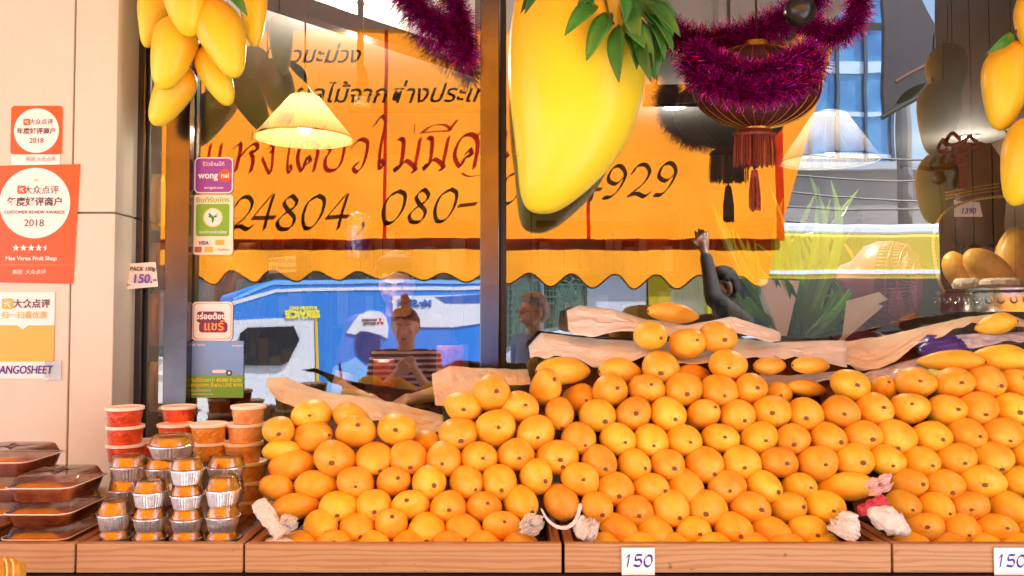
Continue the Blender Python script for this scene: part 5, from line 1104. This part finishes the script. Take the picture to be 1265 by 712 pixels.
def person(loc, rz, label, h=1.62, skin=skin_l, hair=hairb, shirt=None, trousers=None, hands=((.0, 0), (0, 0)), elbows=None, style='short', nod=0., turn=0., fem=True, extra=None, group=None, curl=.55, hup=None, sleeve=0.):
    """standing figure facing -Y; hands/elbows are local points (left = +x)"""
    k = h / 1.62; e = empty('person', (0, 0, 0), label, 'person', group, 0); caps = []; sh = .175 if fem else .2
    hz = 1.50; Mh = Matrix.Translation((0, -.01, 1.40)) @ Matrix.Rotation(turn, 4, 'Z') @ Matrix.Rotation(nod, 4, 'X') @ Matrix.Translation((0, .01, -1.40)); H = lambda x, y, z: Mh @ V((x, y, z))
    head = [(H(0, .012, 1.535), .082, H(0, .03, 1.515), .078), (H(0, -.012, 1.50), .070, H(0, -.03, 1.435), .045), (H(0, -.045, 1.425), .026, H(0, -.035, 1.43), .03), (H(.03, -.03, 1.44), .03, H(.05, .0, 1.48), .03), (H(-.03, -.03, 1.44), .03, H(-.05, .0, 1.48), .03),
            (H(0, -.078, 1.505), .010, H(0, -.094, 1.474), .0135), (H(.013, -.08, 1.470), .009, H(-.013, -.08, 1.470), .009), (H(.035, -.062, 1.478), .022, H(.04, -.05, 1.47), .02), (H(-.035, -.062, 1.478), .022, H(-.04, -.05, 1.47), .02), (H(.04, -.068, 1.522), .009, H(.012, -.078, 1.52), .009), (H(-.04, -.068, 1.522), .009, H(-.012, -.078, 1.52), .009),
            (H(.079, .01, 1.515), (.009, .016, .024), H(.080, .012, 1.48), (.008, .012, .014)), (H(-.079, .01, 1.515), (.009, .016, .024), H(-.080, .012, 1.48), (.008, .012, .014)), (H(.016, -.076, 1.445), .008, H(-.016, -.076, 1.445), .008), (H(.014, -.074, 1.434), .009, H(-.014, -.074, 1.434), .009)]
    neck = [(V((0, .015, 1.30)), .06, H(0, .012, 1.44), .052)]
    torso = [(V((sh - .05, .01, 1.30)), .055, V((-sh + .05, .01, 1.30)), .055), (V((0, .0, 1.24)), (.13, .09, .09), V((0, 0, 1.12)), (.145, .10, .1)), (V((0, 0, 1.12)), (.145, .1, .1), V((0, .005, .98)), (.125, .09, .09)), (V((0, .005, .98)), (.125, .09, .09), V((0, .01, .86)), (.155, .11, .09)), (V((0, .012, 1.30)), .07, V((0, .012, 1.25)), .09)]
    legs = []; arms = []; hnd = []
    for s, i in ((1, 0), (-1, 1)):
        legs += [(V((s * .085, .01, .84)), .088, V((s * .09, 0, .46)), .058), (V((s * .09, 0, .46)), .056, V((s * .095, .02, .09)), .038), (V((s * .095, .03, .05)), .035, V((s * .10, -.13, .025)), .028)]
        S = V((s * sh, .01, 1.30)); hp = hands[i]; el = (elbows[i] if elbows else None) or (s * (sh + .06), .03, 1.02); hp = V(hp) if any(hp) else V((s * (sh + .07), -.04, .78)); el = V(el)
        arms += [(S, .052, el, .040)]; hnd += [(el, .040, hp, .025)]; d = (hp - el); hnd += hand_caps(hp, d, hup if hup and i == 1 else V((0, 1, .2)) if abs(d.z) > abs(d.y) else V((0, 0, 1)), .95, curl, s)
    b = link('body', capsule_mesh(head + neck + torso + legs + arms + hnd, .0075, 3), skin, e)
    sm = [(a, (r + .011 if not isinstance(r, tuple) else tuple(q + .011 for q in r)), b2, (r2 + .011 if not isinstance(r2, tuple) else tuple(q + .011 for q in r2))) for a, r, b2, r2 in torso + [(a_, r_, a_.lerp(b_, .62), r_ * .85) for a_, r_, b_, _ in arms]]
    if sleeve: sm += [(arms[i][2], .048, arms[i][2].lerp(V(hands[i]) if any(hands[i]) else V(((1, -1)[i] * (sh + .07), -.04, .78)), sleeve), .036) for i in (0, 1)] + [(arms[i][0], .062, arms[i][2], .05) for i in (0, 1)]
    link('shirt', capsule_mesh(sm, .01, 5), shirt or mat('shirt_white', srgb(220, 216, 214), .8), e)
    tr = [(a, r + .012, b2, r2 + .012) for a, r, b2, r2 in [l for l in legs if l[0].z > .3]] + [(V((0, .01, .86)), (.165, .12, .09), V((0, .01, .80)), (.16, .12, .09))]
    link('trousers', capsule_mesh(tr, .011, 5), trousers or mat('trousers_dark', srgb(40, 42, 56), .8), e)
    for s in (1, -1):
        MB().lathe(V((0, 0, 0)), [(.001, -.0095), (.007, -.006), (.0095, 0), (.007, .006), (.001, .0095)], 12).build('eye', eyew if nod < .3 else skin, e, True).matrix_local = Matrix.Translation(H(s * .031, -.066, 1.503)); 
        o = MB().lathe(V((0, 0, 0)), [(.001, -.0045), (.0045, 0), (.001, .0045)], 10).build('pupil', blackm, e, True); o.matrix_local = Matrix.Translation(H(s * .031, -.0735, 1.502))
        link('eyebrow', capsule_mesh([(H(s * .014, -.084, 1.525), .004, H(s * .046, -.074, 1.528), .003)], .002, 1), hair, e)
    link('mouth', capsule_mesh([(H(.017, -.0815, 1.440), .0045, H(-.017, -.0815, 1.440), .0045), (H(.009, -.086, 1.4385), .005, H(-.009, -.086, 1.4385), .005)], .002, 2), lips, e)
    hc = [(H(0, .022, 1.548), .088, H(0, .05, 1.50), .078), (H(.04, -.02, 1.588), .040, H(-.04, -.02, 1.588), .040), (H(.066, .03, 1.55), .026, H(.07, .045, 1.49), .022), (H(-.066, .03, 1.55), .026, H(-.07, .045, 1.49), .022)]
    if style == 'bun': hc += [(H(0, .05, 1.62), .03, H(0, .055, 1.665), .036), (H(.01, .055, 1.69), .026, H(0, .05, 1.70), .022)]
    if style == 'long': hc += [(H(.075, .02, 1.53), .03, H(.085, .03, 1.38), .03), (H(-.075, .02, 1.53), .03, H(-.085, .03, 1.38), .03), (H(0, .07, 1.5), .06, H(0, .08, 1.36), .05)]
    link('hair', capsule_mesh(hc, .007, 2), hair, e)
    if extra: extra(e, H)
    e.location = loc; e.rotation_euler = (0, 0, rz); e.scale = (k, k, k); return e
stripe = mat('striped_shirt', srgb(236, 230, 236), .8)
n_ = stripe.node_tree; tcs = n_.nodes.new('ShaderNodeTexCoord'); sps = n_.nodes.new('ShaderNodeSeparateXYZ'); mws = n_.nodes.new('ShaderNodeMath'); mws.operation = 'SINE'; mm_ = n_.nodes.new('ShaderNodeMath'); mm_.operation = 'MULTIPLY'; mm_.inputs[1].default_value = 170
crs = n_.nodes.new('ShaderNodeValToRGB'); crs.color_ramp.elements[0].position = .1; crs.color_ramp.elements[1].position = .3; crs.color_ramp.elements[0].color = (*srgb(44, 46, 78), 1); crs.color_ramp.elements[1].color = (*srgb(232, 226, 232), 1)
n_.links.new(tcs.outputs['Object'], sps.inputs[0]); n_.links.new(sps.outputs[2], mm_.inputs[0]); n_.links.new(mm_.outputs[0], mws.inputs[0]); n_.links.new(mws.outputs[0], crs.inputs[0]); n_.links.new(crs.outputs[0], n_.nodes['Principled BSDF'].inputs['Base Color'])
hairr = mat('brown_hair', srgb(126, 74, 46), .45, var=.4, scale=60, bump=.5, bscale=120)
P_ = mir(pt(500, 391, 2.35)); person((P_.x, P_.y, .12), math.pi, 'shopper in a striped shirt with brown hair in a bun, hands raised to chest', 1.42, skin_l, hairr, stripe, None, ((.03, -.22, 1.22), (-.09, -.22, 1.24)), ((.22, -.08, 1.02), (-.22, -.08, 1.02)), 'bun', .12)
person((pt(492, 391, .85).x, .85, FLZ), 0, 'staff woman with dark hair looking down behind the glass', 1.44, skin_l, hairb, mat('shirt_plum', srgb(84, 44, 56), .8), None, ((.10, -.22, 1.02), (-.10, -.22, 1.02)), ((.24, -.04, 1.04), (-.24, -.04, 1.04)), 'long', .42)
def glasses(e, H):
    g = MB()
    for s in (1, -1): g.tube([H(s * .033 + .022 * math.cos(a), -.092, 1.502 + .015 * math.sin(a)) for a in [.524 * j for j in range(13)]], .0022, 5); g.tube([H(s * .055, -.09, 1.505), H(s * .083, .0, 1.51)], .0022, 5)
    g.build('eyeglasses', mat('red_frame', srgb(120, 40, 40), .4), e, True).matrix_parent_inverse = Matrix.Identity(4)
    b = MB().lathe(V((0, 0, 0)), [(.03, -.02), (.035, 0), (.03, .02)], 18).build('ear_muff', mat('ear_muff_olive', srgb(150, 140, 50), .7), e, True); b.matrix_parent_inverse = Matrix.Identity(4); b.matrix_local = Matrix.Translation(H(.092, .012, 1.50)) @ Matrix.Rotation(R(90), 4, 'Y')
P_ = mir(pt(658, 391, 2.8)); person((P_.x, P_.y, .12), math.pi + R(62), 'grey haired passer-by in glasses and ear muffs seen in profile', 1.52, skin_l, hairg, mat('shirt_blue', srgb(120, 150, 200), .8), None, style='short', fem=False, extra=glasses)
P_ = mir(pt(892, 391, 2.35)); person((P_.x, P_.y, .12), math.pi + R(70), 'dark haired man in profile raising one open hand', 1.66, skin_d, hairb, mat('shirt_black', srgb(36, 34, 36), .8), None, ((.0, 0, 0), (-.10, -.16, 1.70)), (None, (-.24, -.20, 1.44)), 'short', fem=False, curl=.06, hup=V((1, .35, 0)), sleeve=.85)

# ------------------------------------------------------------------ vehicles
VY = 5.75
def vp(px, py): return mir(pt(px, py, VY))
def on_van(poly, d, m, parent, name):
    return MB().prism([vp(x, y) + Vector((0, d, 0)) for x, y in poly], (0, -.02, 0)).build(name, m, parent)
vblue = mat('van_blue', srgb(56, 136, 228), .25, coat=.8, var=.05); vwhite = mat('van_white', srgb(226, 230, 238), .25, coat=.8); vglass = mat('vehicle_glass', srgb(40, 44, 48), .08, spec=.8); tyre = mat('tyre', (.02, .02, .02), .8); lblue = mat('van_light_blue', srgb(130, 190, 246), .25, coat=.8)
van = empty('service_van', (-1.3, -6.6, 0), 'blue and white service van with a painted worker in a white cap', 'van')
zr = vp(450, 346).z; x0 = vp(262, 400).x; x1 = vp(606, 400).x
pv = [(x0, .32), (x1, .32), (x1, zr - .06), (x1 - .08, zr), (vp(336, 346).x, zr), (x0 + .05, vp(285, 366).z), (x0, 1.2)]
MB().prism([(x, -VY, z) for x, z in pv], (0, -1.7, 0)).build('van_body', vblue, van, bevel=.03)
on_van([(262, 400), (285, 372), (340, 357), (604, 353), (604, 357), (340, 361), (285, 377), (264, 402)], .004, vwhite, van, 'white_line'); on_van([(286, 368), (336, 347.5), (604, 346), (604, 350), (336, 352), (287, 371)], .004, lblue, van, 'roof_edge')
on_van([(262, 404), (285, 396), (388, 392), (388, 502), (262, 502)], .006, vwhite, van, 'white_door')
on_van([(292, 452), (296, 412), (306, 405), (362, 403), (370, 420), (356, 448), (346, 453)], .03, vglass, van, 'window'); on_van([(389, 392), (392, 392), (392, 500), (389, 500)], .012, mat('yellow_stripe', srgb(230, 190, 50), .4), van, 'stripe')
on_van([(485, 366), (603, 362), (603, 398), (560, 404), (485, 404)], .008, vwhite, van, 'white_panel'); on_van([(536, 366), (603, 362), (603, 374), (550, 374)], .01, mat('panel_blue', srgb(70, 110, 190), .3), van, 'blue_corner')
def vtx(b, px, py, h, m, **k): text(b, h / 125, m, vp(px, py) + Vector((0, .0135, 0)), van, xd=(-1, 0, 0), **k)
vtx('Mr.SLIM', 512, 375, 12, mat('slim_blue', srgb(60, 110, 190), .4), bold=.006); vtx('SERVICE', 374, 389, 12, yt, bold=.008, shear=.1); vtx('24 HOURS CALL', 374, 381, 5, yt, bold=.003)
# painted worker: cap, face in line, overall
on_van([(428, 411), (436, 400), (444, 390), (456, 385), (468, 386), (476, 393), (479, 405), (478, 418), (470, 414), (455, 410), (445, 409), (440, 413)], .010, vwhite, van, 'painted_cap'); on_van([(441, 412), (452, 409), (468, 413), (470, 425), (466, 440), (456, 448), (446, 444), (440, 428)], .0095, mat('worker_shade', srgb(30, 60, 120), .4), van, 'painted_face'); on_van([(402, 476), (412, 454), (432, 446), (440, 441), (452, 452), (466, 446), (482, 456), (494, 478), (496, 502), (400, 502)], .0097, lblue, van, 'painted_overall'); on_van([(418, 450), (421, 449), (426, 500), (423, 500)], .0115, mat('outline_blue', srgb(24, 40, 100), .4), van, 'painted_line')
for k in range(3):
    a = k * 2.094 + 1.57; c = (469 + 2.6 * math.cos(a), 399 - 2.6 * math.sin(a)); on_van([(469, 399), (c[0] + 2 * math.cos(a + 1.2), c[1] - 2 * math.sin(a + 1.2)), (469 + 5 * math.cos(a), 399 - 5 * math.sin(a)), (c[0] + 2 * math.cos(a - 1.2), c[1] - 2 * math.sin(a - 1.2))], .0125, mat('emblem_red', srgb(210, 40, 40), .4), van, 'emblem')
vtx('MITSUBISHI', 456, 397, 3.6, ink, bold=.002); vtx('ELECTRIC', 456, 401, 3.6, ink, bold=.002)
def wheel(c, r, parent, ax=(0, 1, 0)):
    w = .2; n = 28; W = MB(); W.rings([[V(c) + V((rr * math.cos(6.28318*j/n), y, rr * math.sin(6.28318*j/n))) for j in range(n)] for rr, y in ((r * .6, w / 2), (r * .95, w / 2), (r, w / 2 - .03), (r, -w / 2 + .03), (r * .95, -w / 2))]); o = W.build('wheel', tyre, parent, True)
    MB().rings([[V(c) + V((rr * math.cos(6.28318*j/n), y, rr * math.sin(6.28318*j/n))) for j in range(n)] for rr, y in ((r * .6, w / 2 + .004), (r * .5, w / 2 + .02), (r * .15, w / 2 + .01))]).build('rim', silver, o, True)
for x in (x0 + .6, x1 - .5):
    for y in (-VY - .1, -VY - 1.6): wheel((x, y, .32), .32, van)
# white car parked before the van
car = empty('white_car', (.6, -4.9, 0), 'silver white saloon car standing in front of the blue van', 'car'); Yc = 4.25
cpx = lambda x, y: mir(pt(x, y, Yc))
xs = cpx(540, 480).x; zz = lambda y: cpx(600, y).z
pc = [(xs, .35), (xs + 3.9, .35), (xs + 3.95, .8), (xs + 3.8, .95), (xs + 3.0, 1.0), (xs + 2.6, zz(405) - .02), (xs + 1.2, zz(403)), (xs + .75, zz(415)), (xs + .25, .98), (xs, .85)]
MB().prism([(x, -Yc, z) for x, z in pc], (0, -1.5, 0)).build('car_body', mat('car_silver', srgb(206, 212, 224), .2, .3, coat=.8), car, bevel=.06)
pw = [(xs + .42, 1.02), (xs + .85, zz(415) - .05), (xs + 1.25, zz(403) - .06), (xs + 2.45, zz(405) - .07), (xs + 2.75, 1.03)]; MB().prism([(x, -Yc + .012, z) for x, z in pw], (0, -.03, 0)).build('window', vglass, car)
MB().prism([(xs + 1.5, -Yc + .016, 1.0), (xs + 1.56, -Yc + .016, 1.0), (xs + 1.56, -Yc + .016, zz(404)), (xs + 1.5, -Yc + .016, zz(404))], (0, -.03, 0)).build('door_pillar', silver, car)
for x in (xs + .75, xs + 3.1):
    for y in (-Yc - .12, -Yc - 1.38): wheel((x, y, .31), .31, car)
# yellow bus
bus = empty('yellow_bus', (3.6, -8.4, 0), 'yellow bus with a white roof passing on the street', 'bus'); Yb2 = 7.4; bp2 = lambda x, y: mir(pt(x, y, Yb2)); byel = mat('bus_yellow', srgb(206, 176, 44), .3, coat=.6)
a = bp2(872, 300); zt2 = bp2(960, 276).z; zm = bp2(960, 288).z; xbm = bp2(872, 391).x
MB().prism([(xbm, -Yb2, .35), (xbm + 6.5, -Yb2, .35), (xbm + 6.5, -Yb2, zm), (xbm, -Yb2, zm)], (0, -2.2, 0)).build('bus_body', byel, bus, bevel=.04); MB().prism([(xbm + .03, -Yb2 - .02, zm - .005), (xbm + 6.47, -Yb2 - .02, zm - .005), (xbm + 6.4, -Yb2 - .02, zt2), (xbm + .1, -Yb2 - .02, zt2)], (0, -2.1, 0)).build('bus_roof', vwhite, bus, bevel=.03)
for i in range(5):
    x = xbm + .12 + i * 1.245; zb = bp2(960, 452).z; MB().box((x, -Yb2 - .02, zb), (x + 1.2449, -Yb2 + .012, bp2(960, 344).z)).build('window', vglass, bus)
MB().box((xbm + .02, -Yb2 - .01, bp2(960, 338).z), (xbm + 6.48, -Yb2 + .010, bp2(960, 333).z)).build('trim_line', vwhite, bus)
for x in (xbm + 1, xbm + 5.4):
    for y in (-Yb2 - .14, -Yb2 - 2.05): wheel((x, y, .42), .42, bus)

# ------------------------------------------------------------------ far side of the street
def far(px, py, Y): return mir(pt(px, py, Y))
YFAR = 17.
fe = empty('green_fence', (1.2, -YFAR, .15), 'green wire fence on grey posts across the street', 'fence'); fm_ = mat('fence_green', srgb(60, 110, 92), .6)
xa_, xb_ = far(628, 391, YFAR).x, far(900, 391, YFAR).x; fz = far(700, 352, YFAR).z; mb = MB()
for i in range(61): x = xa_ + (xb_ - xa_) * i / 60; mb.box((x, -YFAR, .2), (x + .03, -YFAR + .02, fz))
for i in range(14): z = .3 + (fz - .3) * i / 13; mb.box((xa_, -YFAR + .021, z), (xb_, -YFAR + .035, z + .03))
mb.build('wire_mesh', fm_, fe)
for i in range(4): x = xa_ + (xb_ - xa_) * (.15 + .25 * i); MB().tube([(x, -YFAR + .1, .1), (x, -YFAR + .1, 5.)], .06).build('fence_post', mat('post_grey', srgb(120, 130, 140), .4, .5), fe)
MB().box((-60, -YFAR - 12, .0), (60, -YFAR + .8, .15)).build('far_pavement', mat('paving', (0, 0, 0))).__setitem__('kind', 'structure')
tl_ = [mat('leaf_dark', srgb(46, 66, 34), .6, objrand=.3, var=.3, scale=3), mat('leaf_mid', srgb(74, 92, 44), .6, objrand=.3, var=.3, scale=3)]; bark = mat('bark', srgb(84, 66, 50), .9, var=.3, bump=.5, bscale=10)
def tree(x, y, h, r, lab, seed):
    rn = random.Random(seed); e = empty('street_tree', (x, y, .15), lab, 'tree', 'trees across the street'); t = MB(); tops = []
    t.tube([(x, y, .1), (x + .1, y, h * .35), (x, y + .1, h * .6)], [.2, .15, .08], 9)
    for k in range(7): a = k * .9; b = V((x + r * .6 * math.cos(a), y + r * .6 * math.sin(a), h * rn.uniform(.55, .9))); t.tube([(x + .06, y, h * rn.uniform(.3, .5)), (V((x, y, h * .6)) + b) / 2, b], [.07, .05, .02], 6); tops.append(b)
    t.build('trunk', bark, e, True); mb = MB()
    for i in range(3600):
        b = rn.choice(tops); p = b + V((rn.gauss(0, r * .28), rn.gauss(0, r * .28), rn.gauss(0, h * .10))); d = V((rn.gauss(0, 1), rn.gauss(0, 1), rn.gauss(0, .6))).normalized(); s = d.cross(V((rn.gauss(0, 1), rn.gauss(0, 1), rn.gauss(0, 1)))).normalized(); L = rn.uniform(.1, .2)
        mb.add([p, p + d * L * .5 + s * L * .22, p + d * L, p + d * L * .5 - s * L * .22], [(0, 1, 2, 3)], int(b.x * 7) % 2)
    mb.build('crown', tl_, e)
for i, (x, y, h, r, lab) in enumerate([(-6.5, -19, 5.5, 2.8, 'dark leafy tree behind the van'), (-2.4, -19.5, 5, 2.6, 'tree behind the van roof'), (.9, -19, 5.4, 2.6, 'dark tree behind the green fence nearest the central post'), (3.6, -20, 5., 2.4, 'tree behind the green fence near the yellow bus'), (-10.5, -20, 6, 3, 'tallest leafy tree far along the street')]): tree(x, y, h, r, lab, i)
sh_ = empty('added_dark_shophouse', (-2, -24, .15), 'added dark shophouse row, a backdrop behind the street trees', 'building'); dkw = mat('old_wall', srgb(74, 66, 60), .85, var=.3, scale=1.2)  # added dark building, hides bright sky mirrored between van and valance
MB().box((-16, -30, .1), (6.2, -24, 6.2)).build('shophouse_wall', dkw, sh_); MB().box((-16.3, -30.2, 6.204), (6.5, -23.4, 6.5)).build('shophouse_roof', mat('old_roof', srgb(96, 80, 70), .8, var=.2), sh_)
for k in range(7):
    x = -15 + 3 * k; MB().box((x, -24.1, .15), (x + 2.3, -23.985, 2.7)).build('shutter', mat('old_shutter', srgb(92, 98, 96), .6, var=.15, scale=.8), sh_); MB().box((x + .4, -24.1, 3.5), (x + 1.9, -23.985, 5.0)).build('window', vglass, sh_)
# hanging cloth, yellow kiosk post
e = empty('street_kiosk', far(805, 391, 9.), 'yellow and white kiosk stall with a rounded roof by the road', 'kiosk'); Yk = 11.
ka, kb = far(735, 391, Yk), far(868, 391, Yk)
MB().box((ka.x, -Yk - 1.2, .0), (kb.x - .9, -Yk, far(800, 336, Yk).z)).build('kiosk_wall', mat('kiosk_white', srgb(206, 210, 220), .5), e, bevel=.02); MB().box((kb.x - .88, -Yk - 1.2, .0), (kb.x, -Yk + .02, far(800, 330, Yk).z)).build('kiosk_panel', byel, e, bevel=.02); MB().box((ka.x - .1, -Yk - 1.3, far(800, 335.5, Yk).z), (kb.x + .1, -Yk + .15, far(800, 322, Yk).z)).build('kiosk_roof', mat('kiosk_roof', srgb(236, 220, 130), .5), e, bevel=.04)
# glass tower and grey hall on the far side
tw = empty('glass_tower', (26, -70, 0), 'tall blue glass office tower beyond the street', 'tower'); Yt = 62.
txa, txb = far(965, 100, Yt).x, far(1102, 100, Yt).x
MB().box((txa, -Yt - 22, 0), (txb, -Yt, 42)).build('tower_body', mat('tower_glass', srgb(110, 170, 214), .12, .3, col2=srgb(60, 120, 176), scale=.35, spec=.8), tw)
fl = MB()
for k in range(1, 12): fl.box((txa - .1, -Yt - 1, 3.5 * k), (txb + .1, -Yt + .15, 3.5 * k + (.9 if k % 3 == 0 else .35)))
fl.build('floor_band', mat('band_pale', srgb(190, 214, 232), .5), tw); mu = MB()
for k in range(5): x = txa + (txb - txa) * k / 4; mu.box((x - .12, -Yt - .5, 0), (x + .12, -Yt + .3, 42))
mu.build('mullion', mat('mullion_dark', srgb(60, 80, 104), .5), tw)
h2 = empty('grey_hall', (16, -36, 0), 'low grey concrete hall under the power lines', 'building'); Yh = 30.; ha, hb_ = far(930, 300, Yh), far(1300, 300, Yh)
MB().box((ha.x, -Yh - 8, 0), (hb_.x, -Yh, far(1000, 212, Yh).z)).build('hall_wall', mat('hall_grey', srgb(150, 144, 140), .8, var=.15, scale=.6), h2); MB().box((ha.x - .3, -Yh - 8.2, far(1000, 212, Yh).z + .004), (hb_.x + .3, -Yh + .4, far(1000, 203, Yh).z)).build('hall_roof', mat('hall_roof', srgb(168, 176, 184), .6), h2)
wb_ = MB()
for k in range(5): x = ha.x + 1.5 + k * 2.2; MB().box((x, -Yh - .1, 3.0), (x + 1.2, -Yh + .01, 4.4)).build('window', vglass, h2)
# power pole and cables
Yp = 12.; pp = empty('power_pole', far(1120, 391, Yp), 'grey concrete power pole carrying the street cables', 'pole'); cx_ = far(1122, 391, Yp).x
MB().tube([(cx_, -Yp, 0), (cx_, -Yp, 8.5)], [.14, .10], 10).build('pole_shaft', mat('pole_concrete', srgb(120, 118, 116), .8), pp); MB().box((cx_ - .9, -Yp - .05, 6.6), (cx_ + .9, -Yp + .05, 6.7)).build('crossarm', blackm, pp)
for i, (yl, yr, lab) in enumerate(((178, 182, 'thin power cable topmost across the sky'), (205, 208, 'power cable just above the grey hall roof'), (222, 240, 'power cable sagging across the grey hall'), (246, 238, 'power cable crossing the middle of the grey hall'), (262, 268, 'power cable just above the yellow bus roof'), (271, 276, 'lowest thick power cable along the bus roof'))):
    a, b = far(880, yl, Yp - .2), far(1330, yr, Yp - .2); tag(MB().tube([a.lerp(b, t) - V((0, 0, .25 * math.sin(math.pi * t))) for t in [k / 12 for k in range(13)]], .018 if i < 5 else .03, 6).build('power_cable', blackm), lab, 'cable', 'power cables over the street')
# neighbouring dark canopy, then an added wall against the sun
Yn = 3.2; nb_ = empty('dark_canopy', far(1150, 40, Yn), 'dark grey folding canopy on slanting bars at the neighbouring stall', 'canopy')
MB().prism([far(1095, -8, Yn), far(1140, -8, Yn), far(1190, 80, Yn), far(1168, 98, Yn), far(1098, 145, Yn), far(1095, 112, Yn)], (0, -.05, 0)).build('canopy_sheet', mat('canopy_cloth', srgb(66, 60, 66), .7, var=.2), nb_)
MB().tube([far(1094, 144, Yn - .1), far(1168, 100, Yn - .1), far(1240, 50, Yn - .1)], .018, 8).build('canopy_bar', blackm, nb_); MB().tube([far(1110, 100, Yn - .1), far(1190, 55, Yn - .1)], .014, 8).build('canopy_bar', mat('rust_bar', srgb(110, 64, 44), .6), nb_)
sg = empty('added_sun_wall', (2.1, -.6, .12), 'added dark timber clad wall blocking the sun beyond the mango bunch', 'wall')  # added wall: blocks sun on the mangoes and darkens the mirrored edge
MB().box((1.86, -1.2, .12), (2.1, -.002, 3.3)).build('wall_core', mat('board_brown', srgb(70, 54, 44), .6, var=.2), sg)
cl = MB()
for i in range(9): cl.box((1.845, -1.195 + i * .132, .14), (1.858, -1.195 + i * .132 + .124, 3.28))
cl.build('cladding_plank', mat('dark_cladding', srgb(58, 44, 36), .5, var=.3, scale=6, bump=.1), sg)
# dark hand ornament in the window
e0 = pt(312, 440, .25); o = link('hand_ornament', capsule_mesh([(e0, .02, e0 + V((0, 0, .06)), .018)] + hand_caps(e0 + V((0, 0, .06)), V((.05, -.1, 1)), V((.2, 1, 0)), .85, .25, 1), .004, 2), mat('dark_ceramic', srgb(52, 28, 32), .3)); tag(o, 'dark open hand ornament standing behind the glass by the stickers', 'ornament')
